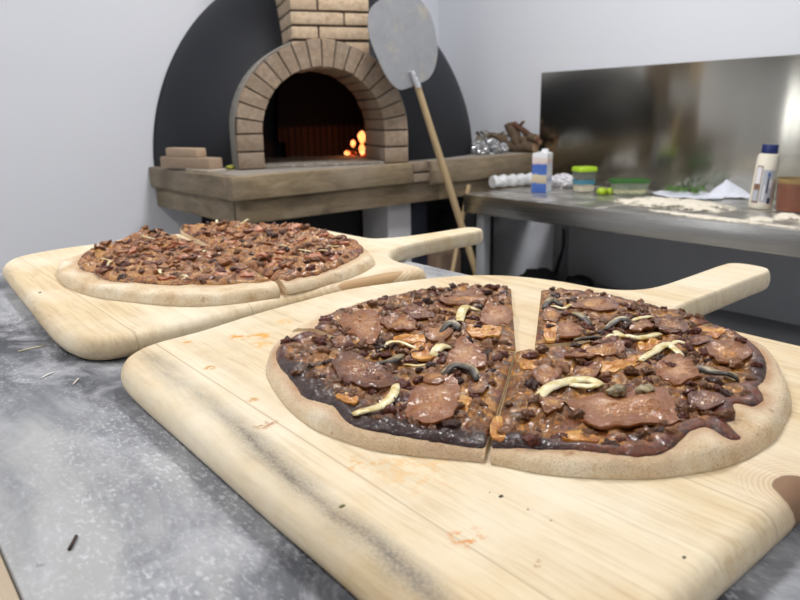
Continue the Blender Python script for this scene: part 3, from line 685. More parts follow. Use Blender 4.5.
# ------------------------------------------------------------------ oven ledge
LZ = 1.0025; LY = 1.90; LX = .930; LXR = 2.40
ms = Mat('weathered_timber', '8A7A66', .75)
def timber(name, axis, a, b, c_):
    m = Mat(name, a, .8); sc = (.25, 1, 1) if axis == 'x' else (1, .25, 1)
    g = m.noise(26, 6, .65, m.co(sc), .6); f = m.noise(150, 4, .7, m.co(sc)); big_ = m.noise(5, 3, .5)
    c = m.ramp(g, (.3, a), (.5, b), (.7, c_)); c = m.mix(m.ramp(f, (.5, 0), (.75, .4)), c, a)
    c = m.mix(m.ramp(big_, (.4, 0), (.65, .45)), c, '9C8F80')
    kn = m.voro(9, m.co((sc[0] * 1.3, sc[1] * 1.3, 1.))); c = m.mix(m.ramp(kn, (.05, .7), (.12, 0)), c, '4A3A2A')
    m.color(c); m.bump(m.math('ADD', g, f), .4, .003); return m.m
MTX = timber('weathered_timber_front', 'x', '63553F', '86765C', 'A08E72'); MTY = timber('weathered_timber_side', 'y', '564B38', '786A52', '93836A')
MTD = timber('weathered_timber_dark', 'x', '5C4E3A', '7E6E56', '96866C')
MSLAB = simple('mortar_slab', '8E8880', .85, var=.2, scale=14)
t = thing('oven_ledge', 'weathered timber clad ledge carrying the black pizza oven', 'oven ledge', ((LX + LXR) / 2, 2.24, LZ - .15))
XS = 1.87
obj('slab', box(LX + .04, LXR, LY + .04, YB - .002, LZ - .14, LZ - .0005), MSLAB, t, smooth=0)
obj('front_plank', box(LX, 1.655, LY, LY + .04, LZ - .073, LZ, .003), MTX, t)
obj('front_plank', box(1.74, LXR, LY + .004, LY + .04, LZ - .088, LZ - .001, .003), MTX, t)
obj('front_plank', box(LX + .024, 1.80, LY + .018, LY + .045, LZ - .150, LZ - .075, .003), MTD, t)
obj('front_plank', box(1.803, LXR, LY + .020, LY + .045, LZ - .150, LZ - .090, .003), MTX, t)
obj('side_plank', box(LX, LX + .04, LY + .0405, YB - .004, LZ - .073, LZ - .001, .003), MTY, t)
obj('side_plank', box(LX + .018, LX + .045, LY + .046, YB - .004, LZ - .150, LZ - .075, .003), MTY, t)
MBR = []
for k, cs in enumerate((('80705F', '988470', 'AC9884'), ('A48E76', 'BEA88E', 'D0BCA0'))):
    m = Mat('oven_brick_%s' % 'ab'[k], cs[1], .85); g = m.noise(60, 5, .65)
    bid = m.attr('bid'); rv = m.n('ShaderNodeTexWhiteNoise', {'W': bid}, noise_dimensions='1D').outputs['Value']
    c = m.ramp(g, (.3, cs[0]), (.5, cs[1]), (.7, cs[2])); c = m.mix(m.math('MULTIPLY', rv, .55), c, cs[0]); c = m.mix(m.ramp(m.noise(14, 3), (.5, 0), (.7, .3)), c, 'A49A90')
    m.color(c); m.bump(g, .4, .003); MBR.append(m.m)
def brick_obj(name, bricks, mat, parent, local='oven'):
    V, Fc = join(*bricks); o = obj(name, (V, Fc), mat, parent, local=local, smooth=30)
    a = o.data.attributes.new('bid', 'FLOAT', 'POINT'); vals = []
    for i, b in enumerate(bricks): vals += [float(i) + .5] * len(b[0])
    a.data.foreach_set('value', vals); return o
brick_obj('brick_insert', [box(1.658, 1.737, LY - .002, LY + .04, LZ - .034, LZ + .001, .003), box(1.658, 1.737, LY + .001, LY + .04, LZ - .072, LZ - .04, .003)], MBR[0], t, local=False)

# ------------------------------------------------------------------ oven (local frame: x along its face, y depth, z up from the ledge)
OA = math.radians(21); AR = aty(409, 161.5, LY); HALF = .305
AC = Vector((AR.x - HALF * _c(OA) + .008, AR.y + HALF * _s(OA) + .012, LZ))
ov = thing('pizza_oven', 'black domed wood fired pizza oven with a brick arched mouth', 'pizza oven', AC)
OM = Matrix.Translation(AC) @ Matrix.Rotation(-OA, 4, 'Z'); OMI = OM.inverted()
RO, RI, ZSPR = .305, .217, .118
def in_mouth(x, z, grow=.0):
    r = RI + grow
    return abs(x) < r and (z < ZSPR or math.hypot(x, z - ZSPR) < r)
def dome_surf(cx, cy, ax, ay, az, nu=96, nv=40, ex=2.0, grow=.045, margin=.004, wallcyl=0.0):
    V, Fc = [], []
    for j in range(nv + 1):
        ph = (PI / 2) * j / nv
        for i in range(nu):
            a = 2 * PI * i / nu
            cr = max(0, _c(ph)) ** (2 / ex); z = az * _s(ph) ** (2 / ex)
            p = Vector((cx + ax * _c(a) * cr, cy + ay * _s(a) * cr, z))
            wp = OM @ p; wp.x = min(wp.x, XR - margin); wp.y = min(wp.y, YB - margin)
            V.append(OMI @ wp)
    for j in range(nv):
        for i in range(nu):
            k = (i + 1) % nu; q = (j * nu + i, j * nu + k, (j + 1) * nu + k, (j + 1) * nu + i)
            c = sum((V[n_] for n_ in q), Vector()) / 4
            if c.y < cy and in_mouth(c.x, c.z, grow): continue
            Fc.append(q)
    return V, Fc
mdm = Mat('black_render', '10131B', .62); mdm.color(mdm.mix(mdm.noise(6, 4), '0C0F17', '131722')); mdm.bump(mdm.noise(60, 3), .08, .003); MDOME = mdm.m
obj('dome', dome_surf(.081, .539, .70, .461, .743, 160, 64, 1.895), MDOME, ov, local='oven', smooth=180)
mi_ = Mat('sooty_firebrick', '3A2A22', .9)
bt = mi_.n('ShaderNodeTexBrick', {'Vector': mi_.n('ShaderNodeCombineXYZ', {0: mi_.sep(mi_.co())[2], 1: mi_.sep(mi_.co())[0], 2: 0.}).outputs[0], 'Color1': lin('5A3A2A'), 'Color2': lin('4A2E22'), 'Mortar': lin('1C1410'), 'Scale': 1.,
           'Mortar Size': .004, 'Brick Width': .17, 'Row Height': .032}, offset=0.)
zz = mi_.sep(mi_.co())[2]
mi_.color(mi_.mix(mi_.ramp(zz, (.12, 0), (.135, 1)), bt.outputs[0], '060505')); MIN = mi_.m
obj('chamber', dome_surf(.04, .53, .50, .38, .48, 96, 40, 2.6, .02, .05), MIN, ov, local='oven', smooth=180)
# arch of voussoirs: legs of flat bricks and a half ring
DEP = .26; br = []
n_leg = 2; lh = ZSPR / n_leg
for s in (-1, 1):
    for k in range(n_leg):
        x0, x1 = sorted((s * RI, s * RO)); br.append(box(x0, x1, 0 + random.uniform(0, .003), DEP, k * lh + .003, (k + 1) * lh - .003, .003))
NV = 18
def wedge(a0, a1, ri, ro, y0, y1, zc):
    bm = bmesh.new(); vs = []
    for y in (y0, y1):
        for (r, a) in ((ri, a0), (ro, a0), (ro, (a0 + a1) / 2), (ro, a1), (ri, a1), (ri, (a0 + a1) / 2)):
            vs.append(bm.verts.new((r * _c(a), y, zc + r * _s(a))))
    bm.faces.new(vs[:6]); bm.faces.new(vs[6:][::-1])
    for k in range(6): bm.faces.new((vs[k], vs[6 + k], vs[6 + (k + 1) % 6], vs[(k + 1) % 6]))
    bmesh.ops.recalc_face_normals(bm, faces=bm.faces[:])
    bmesh.ops.bevel(bm, geom=[e for e in bm.edges], offset=.002, segments=1, affect='EDGES')
    return take(bm)
for k in range(NV):
    g = .0085; a0, a1 = PI * k / NV + g, PI * (k + 1) / NV - g
    br.append(wedge(a0, a1, RI + random.uniform(-.002, .002), RO + random.uniform(-.003, .003), random.uniform(0, .004), DEP, ZSPR))
brick_obj('brick_arch', br, MBR[0], ov)
MMORT = simple('arch_mortar', '4C443C', .9, var=.25, scale=50); MMORTL = simple('pale_mortar', '8A867F', .9, var=.15, scale=40)
mort = [box(s * (RI + .004) if s > 0 else -(RO - .003), (RO - .003) if s > 0 else -(RI + .004), .006, DEP - .004, .001, ZSPR) for s in (-1, 1)] + [wedge(PI * k / 24, PI * (k + 1) / 24 , RI + .004, RO - .003, .006, DEP - .004, ZSPR) for k in range(24)]
obj('arch_mortar', join(*mort), MMORT, ov, local='oven', smooth=30)
sk = [wedge(PI * k / 32, PI * (k + 1) / 32, RO - .001, RO + .007, .022, DEP, ZSPR) for k in range(32)] + [box(s * (RO + .003) - .004, s * (RO + .003) + .004, .022, DEP, .001, ZSPR) for s in (-1, 1)]
obj('arch_collar', join(*sk), MMORTL, ov, local='oven', smooth=30)
# chimney of brick courses standing on the arch
cb = []; CX0, CX1 = -.098, .172; z = ZSPR + RO - .0925; row = 1
while z < 1.05:
    h_ = .0395; gx = .006
    cuts = [CX0, CX0 + .092, CX1] if row % 2 else [CX0, CX0 + .182, CX1]
    for a, b in zip(cuts, cuts[1:]):
        cb.append(box(a + gx / 2 * (a != CX0), b - gx / 2 * (b != CX1), (.012 if row < 3 else .006) + random.uniform(0, .003), .085, z + random.uniform(0, .002), z + h_, .003))
    cb.append(box(CX0, CX0 + .09, .091, .30, z, z + h_, .003)); cb.append(box(CX1 - .09, CX1, .091, .30, z, z + h_, .003))
    z += .0455; row += 1
brick_obj('brick_chimney', cb, MBR[1], ov)
obj('chimney_mortar', box(CX0 + .004, CX1 - .004, .018, .296, ZSPR + RO - .07, z), MMORT, ov, local='oven', smooth=0)
mh = Mat('oven_hearth_stone', '8C867E', .8); hy = mh.sep(mh.co())[1]
mh.color(mh.mix(mh.ramp(mh.noise(40, 5, .7), (.5, 0), (.62, .6)), '7A736A', 'B4AEA6')); MHEARTH = mh.m
obj('hearth', box(-.215, .215, .012, .50, .0002, .008, .001), MHEARTH, ov, local='oven', smooth=0)
# fire
mfl = Mat('flame', 'FF8030', .5); fz = mfl.sep(mfl.co())[2]
mfl.set('Emission Color', mfl.ramp(mfl.noise(30, 3), (.35, 'FF6A1E'), (.6, 'FFB870'))); mfl.set('Emission Strength', 2.2); MFLAME = mfl.m
mem = Mat('glowing_ember', '301008', .8); mem.set('Emission Color', mem.ramp(mem.noise(60, 3), (.45, '3A0800'), (.6, 'FF5A30'))); mem.set('Emission Strength', 1.2); MEMB = mem.m
MCHARL = simple('charred_wood', '120C0A', .9, var=.4)
def ovp(px, py, ydep):                       # a point of the chamber at local depth ydep
    d = OMI.to_3x3() @ ray(px, py); c0 = OMI @ CAMP; return OM @ (c0 + d * ((ydep - c0.y) / d.y))
FD = .40
f0 = ovp(357, 155, FD); zb = LZ + .008
fr = thing('fire', 'small orange fire burning at the right inside the oven mouth', 'fire', (f0.x, f0.y, zb))
def lick(px, py0, py1, wpx, seed):
    a, b = ovp(px, py0, FD), ovp(px, py1, FD); c = (a + b) / 2; h = (b - a).length / 2; w_ = wpx * mpp(c) / 2
    return blob(c, 1, 3, .22, 1.4, w_, w_, h, seed=seed)
obj('flame', lick(362, 143, 131, 8, 1.), MFLAME, fr, smooth=180); obj('flame', lick(362, 155, 143.5, 6, 2.), MFLAME, fr, smooth=180); obj('flame', lick(353, 147, 140, 5, 3.), MFLAME, fr, smooth=180)
def chunk(name, px, py, r, s, mat, **k): p = ovp(px, py, FD + .01); return obj(name, blob(p, r * mpp(p), 3, .3, 1.5, 1.2, 1, .8, seed=s), mat, fr, smooth=180)
chunk('ember', 353, 153.5, 3.2, 4., MEMB); chunk('ember', 363.5, 154.5, 2.8, 5., MEMB); chunk('ember', 347, 153, 2.6, 6., MFLAME)
a, b = ovp(346, 152, FD + .05), ovp(364, 149, FD + .03)
obj('log', tube([a, (a + b) / 2, b], [.014, .016, .013], 12), MCHARL, fr, smooth=40)
L = bpy.data.lights.new('fire_glow', 'POINT'); L.energy = .22; L.color = (1, .30, .10); L.shadow_soft_size = .05
lo = bpy.data.objects.new('fire_glow', L); COL.objects.link(lo); lo.parent = fr; lo.location = (-.03, -.02, .07)
# oven stand below the ledge
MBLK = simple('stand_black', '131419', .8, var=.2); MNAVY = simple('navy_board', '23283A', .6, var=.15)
MPIER = simple('pier_render', 'BFBFC2', .8, var=.06, scale=12)
p = aty(411, 208, LY + .06)
o = obj('oven_stand', join(box(1.12, 2.36, 2.14, YB - .004, 0, LZ - .1505), box(1.12, 1.20, 1.99, 2.14, 0, LZ - .1505)), MBLK, smooth=0); tag(o, 'oven stand under the ledge, painted black for the dark alcove', 'oven stand')  # solid block, its black colour stands in for the darkness of an open alcove
o = obj('support_pier', box(p.x - .115, p.x, LY + .06, LY + .22, 0, LZ - .1505, .004), MPIER); tag(o, 'pale plastered pier holding up the oven ledge', 'pier')
q = aty(436.5, 208, LY + .09)
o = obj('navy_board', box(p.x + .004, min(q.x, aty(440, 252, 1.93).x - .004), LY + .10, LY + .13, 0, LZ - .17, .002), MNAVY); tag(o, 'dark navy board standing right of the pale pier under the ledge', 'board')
sk0, sk1 = aty(440, 252, 1.93), aty(463, 252, 1.93)
o = obj('paper_sack', box(sk0.x, sk1.x, 1.93, 2.06, 0, sk0.z, .02, 3, .003), simple('brown_paper', '7A6454', .8, var=.2, scale=12), smooth=60); tag(o, 'brown paper sack standing upright behind the farther board handle', 'sack')
bb0, bb1 = aty(437, 216, 2.07), aty(478, 216, 1.93)
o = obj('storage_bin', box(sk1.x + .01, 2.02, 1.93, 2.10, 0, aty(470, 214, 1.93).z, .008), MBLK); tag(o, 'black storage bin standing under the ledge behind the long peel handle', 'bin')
# ------------------------------------------------------------------ loose bricks and scrap on the ledge
MLB = []
for k, cs in enumerate((('94806C', 'AE9882'), ('A48E78', 'BEA68E'))):
    m = Mat('loose_brick_%s' % 'ab'[k], cs[0], .9); m.color(m.mix(m.noise(50, 5, .6), cs[0], cs[1])); m.bump(m.noise(120, 4), .4, .002); MLB.append(m.m)
def slab_between(pa, pb, depth, h, z, bev=.004):
    """a block whose front bottom edge runs from pa to pb"""
    d = (pb - pa); d.z = 0; ln = d.length; d.normalize(); nn = Vector((-d.y, d.x, 0))
    M = Matrix(((d.x, nn.x, 0, pa.x), (d.y, nn.y, 0, pa.y), (0, 0, 1, z), (0, 0, 0, 1)))
    return xf(box(0, ln, 0, depth, 0, h, bev), M)
A_ = at(181, 172.5, LZ); A_.x = max(A_.x, LX + .012); B_ = A_ + Vector((.012, -.09, 0))
o = obj('tile', slab_between(A_ + Vector((.0, .06, 0)), B_, .07, .008, LZ, .001), simple('pale_tile', 'B9AEA2', .8, var=.08)); tag(o, 'thin pale tile lying under the two loose bricks on the ledge', 'tile')
za = LZ + .0085
pa, pb = at(160.5, 167, za), at(210, 169.5, za)
o = obj('loose_brick', slab_between(pa, pb, .055, .036, za), MLB[0]); tag(o, 'loose brick at the bottom of the pair on the left end of the ledge', 'brick', 'loose bricks on the ledge')
zb2 = za + .0365
pc, pd = pa + (pb - pa) * .13 + Vector((.004, .006, 0)), pa + (pb - pa) * .76 + Vector((.004, .006, 0))
o = obj('loose_brick', slab_between(pc, pd, .042, .030, zb2), MLB[1]); tag(o, 'shorter loose brick lying on top of the other at the left of the oven', 'brick', 'loose bricks on the ledge')
p = at(231, 169.5, LZ)
o = obj('lime_scrap', blob((p.x, p.y, LZ + .007), .017, 3, .2, 1.5, 1.1, .8, .5, seed=2, flat=-.4), simple('yellow_green', 'A8A848', .6, var=.3, scale=90), smooth=180); tag(o, 'small yellow green scrap beside the left foot of the brick arch', 'scrap')
# ------------------------------------------------------------------ steel bench and splashback
BZ = .88; BX = 1.83; BXR = 2.404; BY1 = 1.815; BY0 = -.30
mst = Mat('brushed_steel', 'A9A7A2', .28, 1.); g = mst.noise(30, 4, .6, mst.co((1, .02, 30)))
mst.set('Roughness', mst.ramp(g, (.3, .22), (.7, .36))); mst.color(mst.mix(mst.noise(8, 3), '9C9A95', 'B4B2AD')); mst.bump(mst.noise(40, 3, .6, mst.co((1, .02, 30))), .02, .001); nzz = mst.sep(mst.n('ShaderNodeNewGeometry').outputs['Normal'])[2]
dst = mst.math('MULTIPLY', mst.ramp(mst.noise(16, 6, .68), (.44, 0), (.66, .8)), mst.math('GREATER_THAN', nzz, .7))
dst = mst.math('MAXIMUM', dst, mst.math('MULTIPLY', mst.math('GREATER_THAN', nzz, .7), .18))
mst.color(mst.mix(dst, mst.mix(mst.noise(8, 3), 'A6A49F', 'BCBAB5'), 'DAD7CF')); mst.set('Metallic', mst.math('SUBTRACT', 1., dst)); MSTEEL = mst.m
msp = Mat('splashback_steel', '8E8C86', .22, 1.); msp.color(msp.mix(msp.noise(3, 3), 'A4A196', 'C0BCB2'))
msp.set('Anisotropic', 1.); msp.set('Roughness', .16)
msp.set('Tangent', msp.n('ShaderNodeCombineXYZ', {0: 0., 1: 0., 2: 1.}).outputs[0]); msp.bump(msp.noise(12, 3, .5, msp.co((1, 1, .06))), .05, .004); MSPL = msp.m
t = thing('steel_bench', 'stainless steel prep bench along the right wall, top dusted with flour', 'bench', ((BX + BXR) / 2, .75, 0))
obj('worktop', box(BX, BXR, BY0, BY1, BZ - .07, BZ, .004), MSTEEL, t)
MUND = simple('shelf_steel', '9A9DA2', .5, .0, var=.06, scale=5)
obj('undershelf', box(BX + .03, BXR, BY0 + .02, BY1 - .02, .435, .47, .003), MUND, t)
for x in (BX + .035, BXR - .06):
    for y in (BY0 + .03, BY1 - .075): obj('leg', box(x, x + .04, y, y + .04, 0, .434, .004), MUND, t)
for x in (BX + .035, BXR - .06):
    for y in (BY0 + .03, BY1 - .075): obj('leg_upper', box(x, x + .04, y, y + .04, .4705, BZ - .0705, .004), MUND, t)
obj('wall_shade_panel', box(BXR - .012, BXR, BY0 + .08, BY1 - .08, .471, BZ - .071), simple('panel_grey', 'B4B6BA', .7, var=.05, scale=4), t, smooth=0)  # added grey panel standing in for the shaded wall below the worktop
o = obj('splashback', box(2.408, 2.42, -.30, 1.927, BZ + .001, 1.334, .0015), MSPL); tag(o, 'tall brushed steel splashback panel on the wall behind the prep bench', 'splashback')
# hose and dark lumps under the bench
ca = [atx(563, 228, 2.36), atx(563, 245, 2.36), atx(559, 262, 2.34), atx(554, 280, 2.30), atx(552, 292, 2.26)]
ca = [v for v in smooth_poly([tuple(v) for v in ca], 5, closed=False)]
o = obj('hose', tube(ca, .008, 10), simple('black_rubber', '0E0E10', .5, var=.2), smooth=180); tag(o, 'black hose hanging down under the steel bench', 'hose')
for (px, r, lab) in [(535, 13, 'dark rounded sack under the bench left of the hanging hose'), (576, 9, 'small dark bundle under the bench right of the hanging hose')]:
    p = at(px, 292, .47); rr = r * mpp(p)
    o = obj('dark_bundle', blob((p.x + .02, p.y, .47 + rr * .8), rr, 3, .2, 1.6, 1.5, 1.5, 1, seed=px, flat=-.8), MBLK, smooth=180); tag(o, lab, 'bundle')
# ------------------------------------------------------------------ things on the bench
def along(p0, p1): d = (p1 - p0); return d.length
# wrapped roll
mfo = Mat('clear_wrap', 'E4E6EA', .18); mfo.set('Specular IOR Level', .8); mfo.color(mfo.mix(mfo.noise(60, 4), 'C4C8CE', 'F4F5F8')); mfo.bump(mfo.noise(70, 4, .6), .9, .008); MWRAP = mfo.m
ra, rb = at(492, 189, BZ), at(530, 186, BZ); rr = 6.8 * mpp((ra + rb) / 2); up_ = Vector((.0, .0, rr))
ax_ = (rb - ra).normalized(); bm_pts = [ra + up_ + ax_ * s for s in np.linspace(0, (rb - ra).length, 14)]
vf = tube(bm_pts, [rr * (.86 + .14 * _s(i * 2.1)) for i in range(14)], 18)
vf = ([v + Vector((0, 0, 1)) * 0 + (.006 * noise.noise(v * 45)) * Vector((1, 1, .3)) for v in vf[0]], vf[1])
o = obj('wrapped_roll', vf, MWRAP, smooth=60); tag(o, 'roll in crinkled clear wrap lying on the bench left of the carton', 'roll')
# milk carton
def carton_mat():
    m = Mat('carton_print', 'E6E8EE', .45); x, y, z = m.sep(m.co())
    zz = m.math('DIVIDE', z, .145); nn = m.math('MULTIPLY', m.math('SUBTRACT', m.noise(55, 3), .5), .10); zq = m.math('ADD', zz, nn)
    left = m.ramp(zq, (0., '3A5CA8'), (.22, '4A6CB4'), (.26, 'C2B294'), (.45, 'D2C8B0'), (.48, '4E72BC'), (.72, '4464B2'), (.75, 'D8C4BC'), (.88, 'E4DAD8'), (.92, 'ECEEF2'))
    right = m.ramp(m.math('ADD', zz, m.math('MULTIPLY', m.math('SUBTRACT', m.noise(80, 4), .5), .25)), (0., 'C8D4EC'), (.2, 'E4E6F0'), (.35, '9CA8D0'), (.42, 'E6E6F0'), (.7, 'D8DCEC'), (.8, 'E2C8C4'), (.9, 'F0F0F4'))
    geo = m.n('ShaderNodeTexCoord').outputs['Normal']; nx, ny, _ = m.sep(geo)
    m.color(m.mix(m.math('LESS_THAN', nx, -.5), right, left)); return m.m
cw = .058; cp = at(539, 192.5, BZ); ch_ = 41 * mpp(cp); rzc = math.radians(18)
t = thing('milk_carton', 'blue and white drinks carton standing on the bench near the firewood', 'carton', (cp.x + .02, cp.y + .005, BZ + .0005), rzc)
hw = cw / 2
def pitched(hw, h, top):
    V = [(-hw, -hw, 0), (hw, -hw, 0), (hw, hw, 0), (-hw, hw, 0), (-hw, -hw, h), (hw, -hw, h), (hw, hw, h), (-hw, hw, h), (-hw, 0, h + top), (hw, 0, h + top)]
    return [Vector(v) for v in V], [(3, 2, 1, 0), (0, 1, 5, 4), (1, 2, 6, 5), (2, 3, 7, 6), (3, 0, 4, 7), (4, 5, 9, 8), (6, 7, 8, 9), (4, 8, 7), (5, 6, 9)]
obj('carton_body', pitched(hw, ch_ * .93, ch_ * .05), carton_mat(), t, local=True, smooth=0)
obj('cap', xf(lathe([(.011, 0), (.013, .001), (.013, .013), (.011, .016), (0, .016)], 20), Matrix.Translation((-.008, -.012, ch_ * .93))), simple('white_plastic', 'EEF0F4', .35, var=.02), t, local=True)
# crumpled white bag by the container
p = at(562, 187.5, BZ)
o = obj('crumpled_bag', blob((p.x, p.y, BZ + .024), .034, 4, .38, 1.8, 1.0, 1.25, .72, seed=8, flat=-.7, ridged=True), simple('white_bag', 'E2E2E8', .5, var=.08, scale=60), smooth=40); tag(o, 'crumpled white bag between the carton and the lime lidded tub', 'bag')
# lime lidded tub
def clear(name, col, tr=.75, rough=.1):
    m = Mat(name, col, rough); m.set('Alpha', 1 - tr); return m.m
MCLR = clear('clear_plastic', 'A8B0AC', .8); MLIME = simple('lime_plastic', 'A8CC2A', .4, var=.06, scale=20)
def rrect(w_, d_, r, n=6):
    out = []
    for cx, cy, a0 in ((w_ / 2 - r, d_ / 2 - r, 0), (-w_ / 2 + r, d_ / 2 - r, PI / 2), (-w_ / 2 + r, -d_ / 2 + r, PI), (w_ / 2 - r, -d_ / 2 + r, 1.5 * PI)):
        for k in range(n + 1): out.append((cx + r * _c(a0 + PI / 2 * k / n), cy + r * _s(a0 + PI / 2 * k / n)))
    return out
def loft(levels, capb=True, capt=True):
    V, Fc = [], []; n = len(levels[0][0])
    for P, z in levels: V += [Vector((a, b, z)) for a, b in P]
    for k in range(len(levels) - 1):
        for i in range(n): j = (i + 1) % n; Fc.append((k * n + i, k * n + j, (k + 1) * n + j, (k + 1) * n + i))
    if capb: Fc.append(tuple(range(n))[::-1])
    if capt: Fc.append(tuple((len(levels) - 1) * n + i for i in range(n)))
    return V, Fc
def shell(w0, d0, w1, d1, h, th, r):
    return loft([(rrect(w0 - 2 * th, d0 - 2 * th, r), .003), (rrect(w1 - 2 * th, d1 - 2 * th, r), h), (rrect(w1, d1, r), h), (rrect(w0, d0, r), 0.)][::-1], True, True)
tp = at(580.5, 193, BZ); s_ = mpp(tp); tw = 24 * s_ * .82; th_ = 20.5 * s_
t = thing('storage_tub', 'clear storage tub with lime green lid and pale contents on the bench', 'tub', (tp.x + .035, tp.y + .012, BZ + .0005), -PHI + .25)
obj('tub_body', shell(tw * .88, tw * .8, tw, tw * .92, th_, .0018, .012), MCLR, t, local=True, smooth=40)
obj('contents', loft([(rrect(tw * .84, tw * .76, .01), .004), (rrect(tw * .87, tw * .79, .01), th_ * .30), (rrect(tw * .7, tw * .6, .01), th_ * .36)]), simple('pale_dough', 'E6DCC4', .8, var=.1, scale=60), t, local=True)
obj('blue_band', loft([(rrect(tw * .935, tw * .852, .012), th_ * .40), (rrect(tw * .965, tw * .884, .012), th_ * .60), (rrect(tw * .962, tw * .881, .012), th_ * .60), (rrect(tw * .932, tw * .849, .012), th_ * .40)], False, False), simple('blue_print', '4E8CA8', .5, var=.12), t, local=True)
obj('lid', loft([(rrect(tw * 1.04, tw * .96, .012), th_), (rrect(tw * 1.06, tw * .98, .013), th_ + .003), (rrect(tw * 1.05, tw * .97, .013), th_ + .013), (rrect(tw * .98, tw * .9, .012), th_ + .017)]), MLIME, t, local=True, smooth=50)
# limes
for px, py, r, lab in [(602, 194.5, 5.2, 'left of two bright green lime halves beside the lime lidded tub'), (611, 194.2, 5.0, 'right of two bright green lime halves beside the green lidded dish')]:
    p = at(px, py, BZ); rr = r * mpp(p)
    o = obj('lime_piece', blob((p.x, p.y, BZ + rr * .62), rr, 3, .06, 1.2, 1.15, 1., .75, seed=px, flat=-.6), simple('lime_skin', 'A6C424', .45, var=.15, scale=60), smooth=180); tag(o, lab, 'lime', 'limes on the bench')
# flat dish with green lid
p = at(625, 196, BZ); s_ = mpp(p); dw, dh = 41 * s_ * .92, 12.5 * s_
t = thing('glass_dish', 'shallow clear dish with dark green lid holding grated cheese on the bench', 'dish', (p.x + .04, p.y + .012, BZ + .0005), -PHI - .12)
obj('dish_body', shell(dw * .84, dw * .52, dw * .97, dw * .62, dh, .002, .014), clear('clear_glass', 'C4D4C0', .75), t, local=True, smooth=40)
vv = [blob((x, y, .012 + random.uniform(0, .008)), .012, 2, .4, 2, 1.2, 1, .7, seed=x * 90 + y * 70) for x in np.linspace(-dw * .33, dw * .33, 7) for y in np.linspace(-dw * .18, dw * .18, 4)]
tag(obj('grated_cheese', join(*vv), simple('cheese', 'DDD0A0', .7, var=.12, scale=90), t, local=True, smooth=180), kind='stuff')
mgl = Mat('green_lid', '3C7A34', .3); mgl.set('Transmission Weight', .35); mgl.color(mgl.mix(mgl.noise(20), '336E2C', '4C8C40'))
obj('lid', loft([(rrect(dw, dw * .65, .016), dh), (rrect(dw * 1.02, dw * .67, .017), dh + .003), (rrect(dw * 1.0, dw * .65, .016), dh + .009), (rrect(dw * .9, dw * .56, .012), dh + .011)]), mgl.m, t, local=True, smooth=50)
# paper sheets and herbs
def sheet(pts, zf, th=.0012, nn=60):
    P = resample(ccw(np.array(pts)), nn); return patch(P, zf, th, HR)
P = [tuple(at(x, y, BZ)[:2]) for x, y in [(651, 194), (662, 191), (690, 193), (712, 193), (728, 195), (722, 200), (690, 199.5), (665, 197.5)]]
MPAP = simple('white_paper', 'DDE2F0', .6, var=.04, scale=30)
o = obj('paper_sheet', sheet(P, lambda x, y: BZ + .003 + .006 * np.abs(np.array([nz(a, b, 2, 25) for a, b in zip(x, y)]))), MPAP, smooth=60); tag(o, 'white paper lying flat under the green herbs on the bench', 'paper')
q0, q1, q2 = at(700, 198, BZ), at(752, 199, BZ), at(730, 192, BZ)
s_ = mpp(q0)
nx_, ny_ = 26, 10; V = []; 
for i in range(nx_ + 1):
    for j in range(ny_ + 1):
        u_, v_ = i / nx_, j / ny_
        b_ = q0.lerp(q1, u_) + Vector((.10 * v_, .035 * v_, 0))
        pk = max(0, 1 - abs(u_ - .42) / .34 * (1. if u_ < .42 else .55)) if True else 0
        z_ = BZ + .004 + (14.5 * s_) * pk * min(1, v_ * 1.3) + .004 * noise.noise(Vector((u_ * 7, v_ * 5, 1)))
        V.append(Vector((b_.x, b_.y, max(z_, BZ + .0015))))
Fc = [(i * (ny_ + 1) + j, (i + 1) * (ny_ + 1) + j, (i + 1) * (ny_ + 1) + j + 1, i * (ny_ + 1) + j + 1) for i in range(nx_) for j in range(ny_)]
o = obj('crumpled_paper', (V, Fc), MPAP, smooth=180); o.modifiers.new('thickness', 'SOLIDIFY').thickness = .0012; tag(o, 'white paper folded up into a peak left of the white bottle', 'paper')
hb = []
for k in range(70):
    px, py = random.uniform(667, 704), random.uniform(191.5, 196.5); p = at(px, py, BZ); a0 = random.uniform(0, 6.28); l_ = random.uniform(.008, .02)
    c_ = Vector((p.x, p.y, BZ + random.uniform(.009, .022)))
    hb.append(tube([c_ - Vector((_c(a0), _s(a0), .2)) * l_, c_ + Vector((0, 0, .003)), c_ + Vector((_c(a0 + .5), _s(a0 + .5), .15)) * l_], [.001, .004, .001], 6, .3))
o = obj('herbs', join(*hb), simple('herb_green', '4E7A2C', .6, var=.35, scale=120), smooth=60); tag(o, 'chopped green herbs heaped on the flat white paper', 'herbs', kind='stuff')
